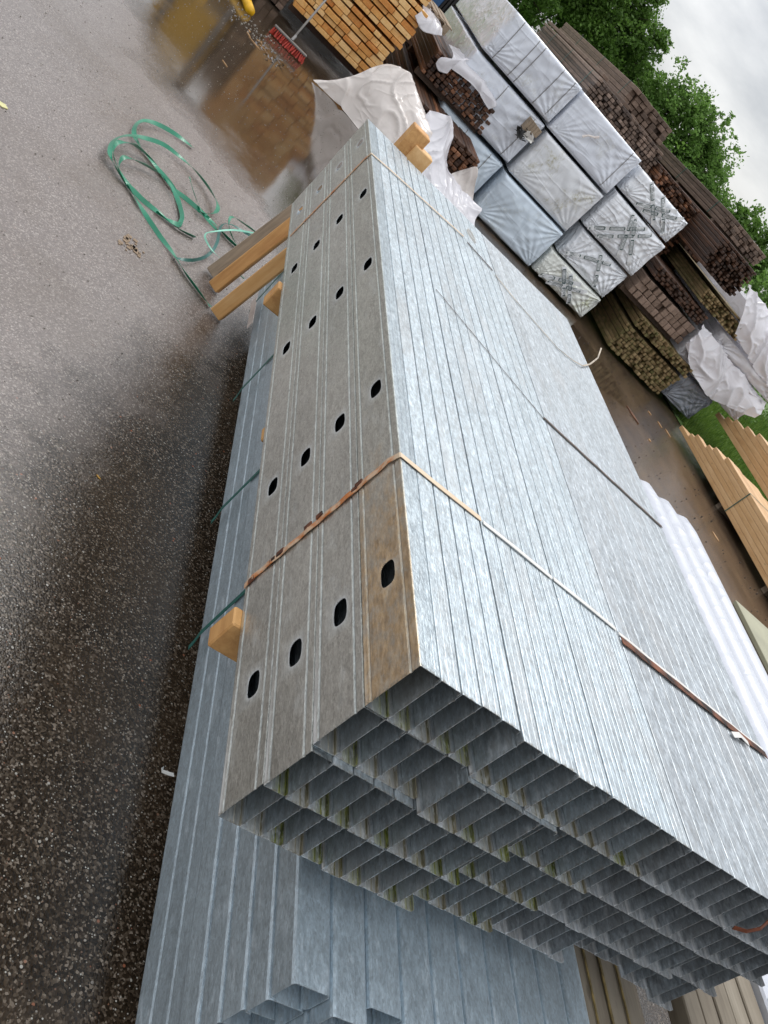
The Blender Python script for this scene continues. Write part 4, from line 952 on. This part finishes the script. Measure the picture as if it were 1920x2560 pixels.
# ------------------------------------------------------------------ crumpled sheets
def cloth(name, rows, mat, label, nu=110, nv=60, amp=.05, seed=0, cat='plastic sheet', group=None, fr=5.0, thick=.002):
    def cr(P, t):
        n = len(P) - 1; s_ = min(max(t * n, 0), n - 1e-6); k = int(s_); f = s_ - k
        p0, p1, p2, p3 = P[max(k - 1, 0)], P[k], P[k + 1], P[min(k + 2, n)]
        return .5 * ((2 * p1) + (-p0 + p2) * f + (2 * p0 - 5 * p1 + 4 * p2 - p3) * f * f + (-p0 + 3 * p1 - 3 * p2 + p3) * f ** 3)
    RW = [[Vector(p) for p in r] for r in rows]; m = MB()
    for j in range(nv + 1):
        for i in range(nu + 1):
            col = [cr(r, i / nu) for r in RW]; p = cr(col, j / nv)
            q = p * fr * .6 + Vector((seed, 0, 0)); d = noise.noise(q * .7) * 1.2
            wp = noise.noise(q * .7 + Vector((3, 3, 3))) * 1.2
            r1_ = 1 - 2 * abs(noise.noise(Vector((p.x * 3.2 + p.z * 2.5 + wp + seed, p.y * 1.2 + wp, p.z * .8))))
            r1_ = r1_ ** 3 if r1_ > 0 else r1_ * .3
            r2_ = 1 - 2 * abs(noise.noise(Vector((p.x * 5.5 - p.z * 5 + seed * 2 + wp, p.y * 1.5, p.z * 3 + wp))))
            rid = max(r1_, (r2_ ** 5 if r2_ > 0 else 0) * .5)
            p = p + Vector((noise.noise(q + Vector((7, 0, 0))) * .5, -.8 * d - .9 * rid, d * .5 + .6 * rid)) * amp
            p.z = max(p.z, .004); m.v.append(tuple(p))
    for j in range(nv):
        for i in range(nu):
            k = j * (nu + 1) + i; m.f.append((k, k + 1, k + nu + 2, k + nu + 1)); m.t.append(.5); m.mi.append(0)
    o = m.obj(name, mat, smooth=True, fix=False); tag(o, label, cat, group)
    md = o.modifiers.new('thickness', 'SOLIDIFY'); md.thickness = thick; return o
cloth('plastic_sheet', [[(.57, 9.62, .01), (.80, 9.66, .0), (1.03, 9.62, .01), (1.22, 9.50, .0), (1.5, 9.3, .0), (1.75, 9.2, .0)],
      [(.62, 9.66, .05), (.86, 9.70, .16), (1.03, 9.68, .20), (1.25, 9.58, .24), (1.55, 9.45, .22), (1.85, 9.35, .18)],
      [(.72, 9.72, .12), (.92, 9.80, .34), (1.08, 9.78, .46), (1.30, 9.72, .52), (1.6, 9.62, .46), (1.92, 9.5, .36)],
      [(.84, 9.80, .24), (1.0, 9.92, .52), (1.14, 9.95, .67), (1.36, 9.92, .72), (1.64, 9.85, .60), (1.92, 9.7, .48)],
      [(.95, 9.95, .22), (1.1, 10.05, .52), (1.22, 10.1, .62), (1.4, 10.1, .66), (1.66, 10.05, .55), (1.95, 9.9, .42)]],
      MF_cream, 'crumpled cream plastic sheet heaped beyond the far end of the steel stack', amp=.042, seed=3)
cloth('plastic_sheet', [[(1.6, 9.2, .0), (1.9, 9.0, .0), (2.2, 8.9, .0), (2.6, 8.8, .0), (3.05, 8.9, .0)],
      [(1.68, 9.5, .3), (1.95, 9.4, .32), (2.25, 9.3, .2), (2.6, 9.2, .12), (3.02, 9.3, .10)],
      [(1.72, 9.75, .52), (1.98, 9.7, .60), (2.2, 9.6, .36), (2.5, 9.5, .2), (2.98, 9.6, .16)],
      [(1.74, 9.86, .62), (2.02, 9.88, .72), (2.3, 9.85, .36), (2.5, 9.8, .30), (2.98, 9.85, .28)]],
      MF_white, 'white plastic sheet with a sharp corner, right of the cream one', amp=.05, seed=9)
cloth('plastic_sheet', [[(2.36, 9.72, .20), (2.6, 9.8, .12), (2.95, 9.8, .06)], [(2.45, 9.95, .30), (2.62, 9.98, .34), (2.9, 10.0, .26)], [(2.55, 9.98, .46), (2.64, 10.0, .56), (2.75, 10.0, .44)]],
      MF_cream, 'small standing fold of white sheet beside the dark timber ends', nu=30, nv=20, amp=.03, seed=14)
cloth('plastic_sheet', [[(1.78, 10.9, 1.0), (2.0, 10.9, 1.05), (2.2, 10.9, 1.06), (2.5, 10.88, 1.02)], [(1.76, 10.93, 1.12), (2.0, 10.95, 1.16), (2.25, 10.95, 1.17), (2.55, 10.93, 1.10)], [(1.74, 11.2, 1.16), (2.0, 11.3, 1.22), (2.25, 11.3, 1.20), (2.55, 11.2, 1.13)], [(1.72, 11.7, 1.12), (2.0, 11.8, 1.18), (2.25, 11.8, 1.16), (2.6, 11.7, 1.10)]],
      MF_white, 'shiny white foil folded over the dark wet timber ends', amp=.03, seed=21, nu=50)
cloth('plastic_sheet', [[(1.66, 10.88, .93), (1.74, 10.86, .90), (1.84, 10.88, .95)], [(1.66, 10.88, 1.02), (1.75, 10.87, 1.03), (1.84, 10.89, 1.05)], [(1.80, 10.9, 1.12), (1.83, 10.9, 1.14), (1.86, 10.9, 1.15)], [(1.90, 10.95, 1.22), (1.93, 10.95, 1.23), (1.95, 10.96, 1.24)]],
      MF_white, 'hanging white foil flap left of the folded foil', nu=24, nv=24, amp=.015, seed=25)
cloth('plastic_sheet', [[(1.13, 10.93, 1.10), (1.3, 10.9, 1.06), (1.5, 10.9, 1.16)], [(1.16, 11.0, 1.2), (1.3, 11.0, 1.2), (1.46, 11.0, 1.22)], [(1.15, 11.3, 1.24), (1.3, 11.3, 1.27), (1.45, 11.3, 1.26)]],
      MF_white, 'scrap of thin white film between orange battens and dark timber', nu=24, nv=16, amp=.03, seed=28)
cloth('plastic_sheet', [[(6.95, 10.80, .86), (7.4, 10.82, .66), (7.9, 10.85, .56), (8.3, 10.85, .66), (8.8, 10.85, .84)], [(6.96, 10.86, 1.05), (7.4, 10.86, .95), (7.9, 10.88, .90), (8.3, 10.88, .95), (8.82, 10.88, 1.02)], [(6.98, 11.0, 1.18), (7.4, 11.0, 1.16), (7.9, 11.0, 1.13), (8.3, 11.0, 1.13), (8.85, 11.0, 1.12)]],
      MF_white, 'loose white sheet hanging over the wide white pack near the grass', amp=.05, seed=31)
cloth('plastic_sheet', [[(7.4, 10.95, 1.45), (7.8, 10.95, 1.36), (8.3, 10.95, 1.30), (8.9, 10.95, 1.25)], [(7.2, 11.0, 1.75), (7.7, 11.0, 1.68), (8.2, 11.0, 1.6), (8.8, 11.0, 1.5)], [(7.05, 11.2, 1.98), (7.6, 11.2, 1.98), (8.1, 11.2, 1.84), (8.7, 11.2, 1.66)]],
      MF_white, 'white sheet bulging at the right edge below the green bushes', amp=.06, seed=36)

# grey pallet and blue-black goods left of the wrapped wall
t = empty('wood_pallet', (1.36, 11.2, 1.18), 'weathered grey pallet lying on edge above the dark timber', 'pallet')
m = MB()
for k in range(3): m.box(-.20, .22, k * .55, k * .55 + .1, 0, .02, .8, bev=.003)
for k in range(4): m.box(-.20 + k * .12, -.11 + k * .12, 0, 1.2, .10, .12, RU(.6, .9), bev=.003)
m.obj('deck_board', MW_grey, t, fix=False)
m = MB()
for k in range(3):
    for q in range(3): m.box(-.20 + q * .165, -.11 + q * .165, k * .55, k * .55 + .1, .02, .10, .7, bev=.003)
m.obj('block', MW_grey, t, fix=False)
t = empty('crate_stack', (2.42, 16.0, .95), 'blue and black plastic goods left of the top grey wrapped pack', 'plastic crate')
m = MB()
for k in range(13): m.box(-.35 + .06 * k, -.305 + .06 * k, 0, .9, 0 + .012 * k, .68 + .03 * (k % 3), bev=.004)
m.obj('black_slat', M_black, t)
m = MB(); m.box(-.44, .6, .1, .9, -.95, -.01, .3, bev=.01); m.obj('pallet_load', MW_dark, t)
for q_ in ((-.44, -.30, -.2, .6), (.42, .60, .1, .80)):
    m = MB(); m.box(q_[0], q_[1], -.04, .9, q_[2], q_[3], bev=.01); m.obj('blue_side', M_blue, t)

# ------------------------------------------------------------------ broom
t = empty('push_broom', (.17, 9.86, 0), 'red push broom leaning against the orange battens', 'broom')
m = MB(); m.box(-.22, .22, -.03, .03, .085, .108, .5, bev=.005); m.obj('broom_head', M_gmetal, t)
m = MB()
for k in range(19):
    x = -.208 + .416 * k / 18
    for q in range(4):
        y = -.024 + .016 * q; dx, dy = RU(-.022, .022), RU(-.03, .012); zz = RU(.003, .016)
        m.tube([(x, y, .086), (x + dx * .3, y + dy * .3, .055), (x + dx, y + dy, zz)], [.005, .009, .0105], 5)
m.obj('bristles', M_red, t)
m = MB(); m.tube([(.0, 0, .10), (.10, .92, 1.02)], .0125, 10); m.obj('handle', mat_plain('handle_wood', (.27, .25, .23), .5), t, smooth=True)
m = MB(); m.tube([(0, 0, .105), (.012, .06, .16)], .017, 10); m.obj('socket', M_gmetal, t)

# yellow forklift, only its reflection and its underside edge enter the picture
t = empty('forklift', (-.72, 11.6, 0), 'yellow forklift parked left of the orange battens, mostly above the picture', 'forklift')
m = MB(); m.box(-.42, .40, .02, 1.9, .42, 1.40, bev=.05); m.obj('body', M_yellow, t)
for sx in (-.42, .42):
    for yy, r_ in ((.45, .28), (1.6, .24)):
        m = MB(); m.tube([(sx - .09, yy, r_ + .003), (sx + .09, yy, r_ + .003)], r_, 24); w_ = m.obj('wheel', M_black, t)
        m = MB(); m.tube([(sx - .095, yy, r_ + .003), (sx + .095, yy, r_ + .003)], r_ * .5, 16); m.obj('rim', M_yellow, w_)
m = MB()
for sx in (-.30, .30): m.box(sx - .04, sx + .04, -.08, .0, .1, 2.1, bev=.01)
m.box(-.3, .3, -.06, -.02, .5, .6); m.box(-.3, .3, -.06, -.02, 1.7, 1.8); m.obj('mast', M_gmetal, t)
m = MB()
for sx in (-.22, .22): m.box(sx - .06, sx + .06, -.95, -.09, .06, .10, bev=.008)
m.obj('fork', M_gmetal, t)
m = MB()
for sx in (-.42, .42):
    for yy in (.25, 1.5): m.tube([(sx, yy, .95), (sx, yy + .1, 2.05)], .025, 8)
m.box(-.46, .46, .3, 1.65, 2.05, 2.10, bev=.02); m.obj('cab_frame', M_black, t)
m = MB(); m.box(-.25, .25, .75, 1.2, .95, 1.05, bev=.03); m.box(-.25, .25, 1.1, 1.2, 1.0, 1.5, bev=.03); m.obj('seat', M_black, t)
t = empty('yellow_guard', (-.44, 9.95, 0), 'curved yellow guard rail foot at the top picture edge', 'guard rail')
m = MB(); m.tube([(.12, -.18, .03), (.06, -.05, .045), (0, .12, .05), (-.12, .3, .05), (-.3, .5, .05)], .05, 12); m.obj('rail', M_yellow, t, smooth=True)
m = MB(); m.box(-.36, -.26, .44, .56, .0, .35, bev=.01); m.obj('post', M_yellow, t)

# ------------------------------------------------------------------ white wrapped pipes to the right of the steel stack
for k in range(4):
    x = 1.395 + .128 * k; r_ = .0625
    pts = [(x, -.35, T - .10), (x, 0.4, T - .10), (x, 1.0, T - .10), (x, 1.85 - .0 * k, T - .10), (x, 1.925, T - .103), (x, 1.955, T - .108), (x, 1.968, T - .12)]
    m = MB(); m.tube(pts, [r_, r_, r_, r_, r_ * .93, r_ * .72, r_ * .3], 20)
    lab = ['leftmost white foil-wrapped tube, touching the steel stack', 'second white foil-wrapped tube from the steel stack', 'third white foil-wrapped tube from the steel stack', 'outermost white foil-wrapped tube beside the steel stack'][k]
    if k < 3 or True: tag(m.obj('wrapped_tube', MF_pipe, smooth=True), lab, 'wrapped tube', 'white wrapped tubes')
for k in range(4):
    x = 1.42 + .128 * k
    m = MB(); m.tube([(x, .55, T - .215), (x, 1.0, T - .215), (x, 1.75, T - .215), (x, 1.78, T - .218)], [.06, .06, .06, .03], 16)
    tag(m.obj('wrapped_tube', MF_pipe, smooth=True), 'white foil-wrapped tube in the hidden lower row', 'wrapped tube', 'white wrapped tubes in the lower row')
plank('tube_rest', MW_grey, 1.37, 1.92, .70, .78, T - .6, T - .276, 'upright grey timber rest under the white tubes, near one', 'bearer', 'rests under the white tubes')
plank('tube_rest', MW_grey, 1.37, 1.92, 1.55, 1.63, T - .6, T - .276, 'upright grey timber rest under the white tubes, far one', 'bearer', 'rests under the white tubes')

# old formwork boards low at the right, under the steel stack's corner
for k, (x0, x1, zt, s_) in enumerate(((1.150, 1.205, 0, 'first'), (1.212, 1.275, -.004, 'second'), (1.282, 1.345, -.002, 'third'), (1.352, 1.42, -.006, 'fourth'))):
    plank('formwork_board', MW_plank, x0, x1, -.35, 2.6, T - .665, T - .60 + zt, '%s old brown board from the left, right of the steel channels' % s_, 'board', 'left group of old boards', bev=.004)
    m = MB(); n = 24
    m.ribbon([(x1 + .002 + .0012 * math.sin(q * 1.7 + k), -.3 + 2.8 * q / n, T - .598 + zt) for q in range(n + 1)], .006 + .002 * (k % 2), .003, [Vector(UP)] * (n + 1))
    if k < 3: tag(m.obj('foam_line', mat_plain('foam_bead', (.40, .29, .10), .8, var=.9, scale=30)), 'yellow-brown glue bead along the edge of the %s old board' % s_, 'glue bead', 'glue beads on the old boards')
for k, x0 in enumerate((1.66, 1.755, 1.845, 1.94, 2.035)):
    w_ = .086 + (.004 if k == 3 else 0)
    plank('formwork_board', MW_plank, x0, x0 + w_, -.3, 2.6, T - .66, T - .60 - .004 * (k % 2), '%s old brown board of the right group, under the corner of the steel stack' % ['first', 'second', 'third', 'fourth', 'fifth'][k], 'board', 'right group of old boards', bev=.004)
plank('formwork_board', MW_plank, 1.425, 1.55, -.2, 2.5, T - .74, T - .67, 'lower yellowish board in the gap between the two board groups', 'board', tint=.5)
plank('formwork_board', MW_dark, 1.56, 1.655, -.2, 2.5, T - 1.1, T - 1.05, 'added dark strip for the shade deep in the gap between the two board groups', 'board', tint=.2)  # dark strip added to stand for the black shade between the groups
for y_ in (.9, 2.2):
    plank('bearer', MW_grey, 1.15, 2.6, y_, y_ + .09, T - .76, T - .668, ('near' if y_ < 1 else 'far') + ' bearer under the old brown boards', 'bearer', 'bearers under the old boards')
    plank('bearer', MW_grey, 1.2, 2.6, y_, y_ + .12, 0, T - .763, ('near' if y_ < 1 else 'far') + ' sleeper on the asphalt under the old brown boards', 'bearer', 'sleepers under the old boards')
# printed white film pack at the lower right corner
t = empty('film_pack', (2.13, -.3, T - .66), 'white film-wrapped pack with teal lettering at the lower right corner', 'wrapped pack')
m = MB(); m.box(0, .6, 0, 2.4, 0, .085, bev=.008); m.obj('film', MF_pipe, t)
m = MB(); m.ribbon([(.02, 1.2, .0865), (.10, .9, .0865), (.14, .6, .0865), (.22, .2, .0865)], .004, .002, [Vector(UP)] * 4); m.obj('film_fold', MF_white, t)
cu = bpy.data.curves.new('lettering', 'FONT'); cu.body = 'United'; cu.size = .034; cu.extrude = .0006; cu.materials.append(M_teal); cu.space_character = 1.0
tm = bpy.data.objects.new('tmp_text', cu); COL.objects.link(tm); bpy.context.view_layer.update()
me_t = bpy.data.meshes.new_from_object(tm.evaluated_get(bpy.context.evaluated_depsgraph_get())); bpy.data.objects.remove(tm)
to = link('lettering', me_t, t); to.location = (.012, .645, .0865); to.rotation_euler = (0, 0, rad(-90))
# pale board pack further right
t = empty('board_pack', (4.0, 1.2, T - .60), 'pale greenish board pack corner at the right edge beyond the white tubes', 'board pack')
m = MB(); m.box(0, 1.2, 0, 2.28, -.03, 0, .8, bev=.003); m.obj('top_sheet', mat_plain('pale_board', (.36, .35, .24), .6, scale=4), t)
m = MB()
for k in range(7): m.box(.006, 1.19, .0, 2.27, -.03 - .03 * (k + 1), -.032 - .03 * k, RU(.2, .8), bev=.002)
m.obj('sheet_stack', MW_grey, t)
m = MB()
for yy in (.3, 1.9): m.box(.02, 1.18, yy, yy + .1, -.62, -.245, .4, bev=.004)
m.obj('bearer', MW_grey, t)

# ------------------------------------------------------------------ debris
def on(u, v): return _gp(u, v, 0.0)
def grit(n, region, smin, smax, mat, name, label, seed):
    rnd = random.Random(seed); m = MB()
    for k in range(n):
        x, y = region(rnd); s_ = rnd.uniform(smin, smax); b = len(m.v); N = 6; ring = []
        hgt = s_ * rnd.uniform(.4, .9)
        for (zz, rr) in ((0, .9), (hgt * .5, 1.0), (hgt, .45)):
            for j in range(N):
                a_ = 2 * math.pi * j / N; q = s_ * rr * rnd.uniform(.75, 1.15) * .5; m.v.append((x + q * math.cos(a_) * 1.3, y + q * math.sin(a_), zz))
        for l in range(2):
            for j in range(N): m.f.append((b + l * N + j, b + l * N + (j + 1) % N, b + (l + 1) * N + (j + 1) % N, b + (l + 1) * N + j)); m.t.append(.5); m.mi.append(0)
        m.f.append(tuple(b + 2 * N + j for j in range(N))); m.t.append(.5); m.mi.append(0)
    o = m.obj(name, mat, fix=False); tag(o, label, name.replace('_', ' '), kind='stuff')
grit(2600, lambda r: (r.uniform(-1.7, 1.0), r.uniform(-.3, 10)), .002, .007, M_stone, 'grit', 'pale grit scattered over the wet asphalt', 1)
grit(120, lambda r: (r.gauss(-.2, .2), r.gauss(9.35, .32)), .005, .015, M_stone, 'gravel', 'small white stones beside the red broom', 2)
grit(300, lambda r: (r.uniform(4.4, 7.3), r.uniform(4, 10.4)), .006, .02, M_bark, 'dirt_crumbs', 'dark dirt crumbs on the asphalt before the right-hand stacks', 3)
def splinter(p, L, w, ang, mat, name, label, cat, grp=None, z=.004):
    m = MB(); d = Vector((math.cos(ang), math.sin(ang), 0)); s_ = Vector((-d.y, d.x, 0)); P0 = Vector((p[0], p[1], .001))
    a_ = [P0 - d * L / 2, P0 - d * L * .1 + s_ * w * .5, P0 + d * L / 2 + s_ * w * .1, P0 + d * L * .35 - s_ * w * .5, P0 - d * L * .3 - s_ * w * .4]
    b = len(m.v); m.v += [tuple(q) for q in a_] + [tuple(q + Vector((0, 0, z))) for q in a_]; n = 5
    m.f += [tuple(range(n, 2 * n))] + [(k, (k + 1) % n, n + (k + 1) % n, n + k) for k in range(n)] + [tuple(range(n - 1, -1, -1))]; m.t += [.5] * 7; m.mi += [0] * 7
    tag(m.obj(name, mat), label, cat, grp)
rs = 300 / 1659
for k, (u, v, L, an) in enumerate(((560, 480, .10, -1.0), (640, 600, .17, 2.6), (690, 560, .07, 1.1), (750, 660, .10, .3), (570, 430, .06, 2), (730, 590, .06, 1.9), (230, 880, .09, 2.3))):
    splinter(on(520 + u * rs, v * rs), L, .014, an, M_chip, 'wood_splinter', 'small wood splinter among the grit left of the red broom', 'splinter', 'splinters beside the red broom', .006)
splinter(on(1500 + 320 * .25316, 1000 + 150 * .25316), .34, .07, 1.9, mat_plain('red_bark', (.19, .075, .03), .8, var=.8), 'bark_strip', 'reddish bark strip on the asphalt between steel and timber', 'bark strip', None, .012)
for (u, v, L) in ((670, 330, .20), (590, 245, .14), (490, 130, .08), (490, 400, .06), (1140, 1350, .16)):
    splinter(on(1500 + u * .25316, 1000 + v * .25316), L, .04, RU(1.7, 2.2), M_chip, 'wood_chip', 'pale wood chip on the asphalt before the pale planed timber', 'wood chip', 'wood chips before the pale timber', .008)
splinter(on(246, 1193), .022, .007, 2.6, M_leafy, 'fallen_leaf', 'small yellow leaf on the dark wet asphalt', 'leaf', None, .002)
splinter(on(4, 262), .05, .05, 1.0, mat_plain('pale_yellow_scrap', (.65, .62, .30), .6), 'paper_scrap', 'pale yellow scrap at the left picture edge', 'scrap', None, .004)
m = MB(); rnd = random.Random(5); c0 = on(322, 612)
for k in range(26):
    x, y = c0[0] + rnd.gauss(0, .03), c0[1] + rnd.gauss(0, .035); s_ = rnd.uniform(.006, .018)
    m.box(x - s_, x + s_ * .7, y - s_ * .6, y + s_, .0, .004, bev=.001)
tag(m.obj('bark_crumbs', mat_plain('pale_bark', (.30, .22, .15), .9)), 'small patch of pale bark crumbs left of the green strapping', 'bark crumbs')
m = MB(); c0 = on(650, 250)
for k in range(30):
    x, y = .05 + rnd.gauss(0, .1), 9.05 + rnd.gauss(0, .12); a_ = rnd.uniform(0, 6.28); L = rnd.uniform(.02, .07)
    m.quad([(x, y, .004), (x + L * math.cos(a_), y + L * math.sin(a_), .02), (x + L * .5 * math.cos(a_ + 1), y + L * .5 * math.sin(a_ + 1), .006)])
o = m.obj('grey_dirt', mat_plain('grey_dirt', (.14, .13, .13), .8)); tag(o, 'grey dirt and film crumbs swept together before the broom', 'dirt', kind='stuff')
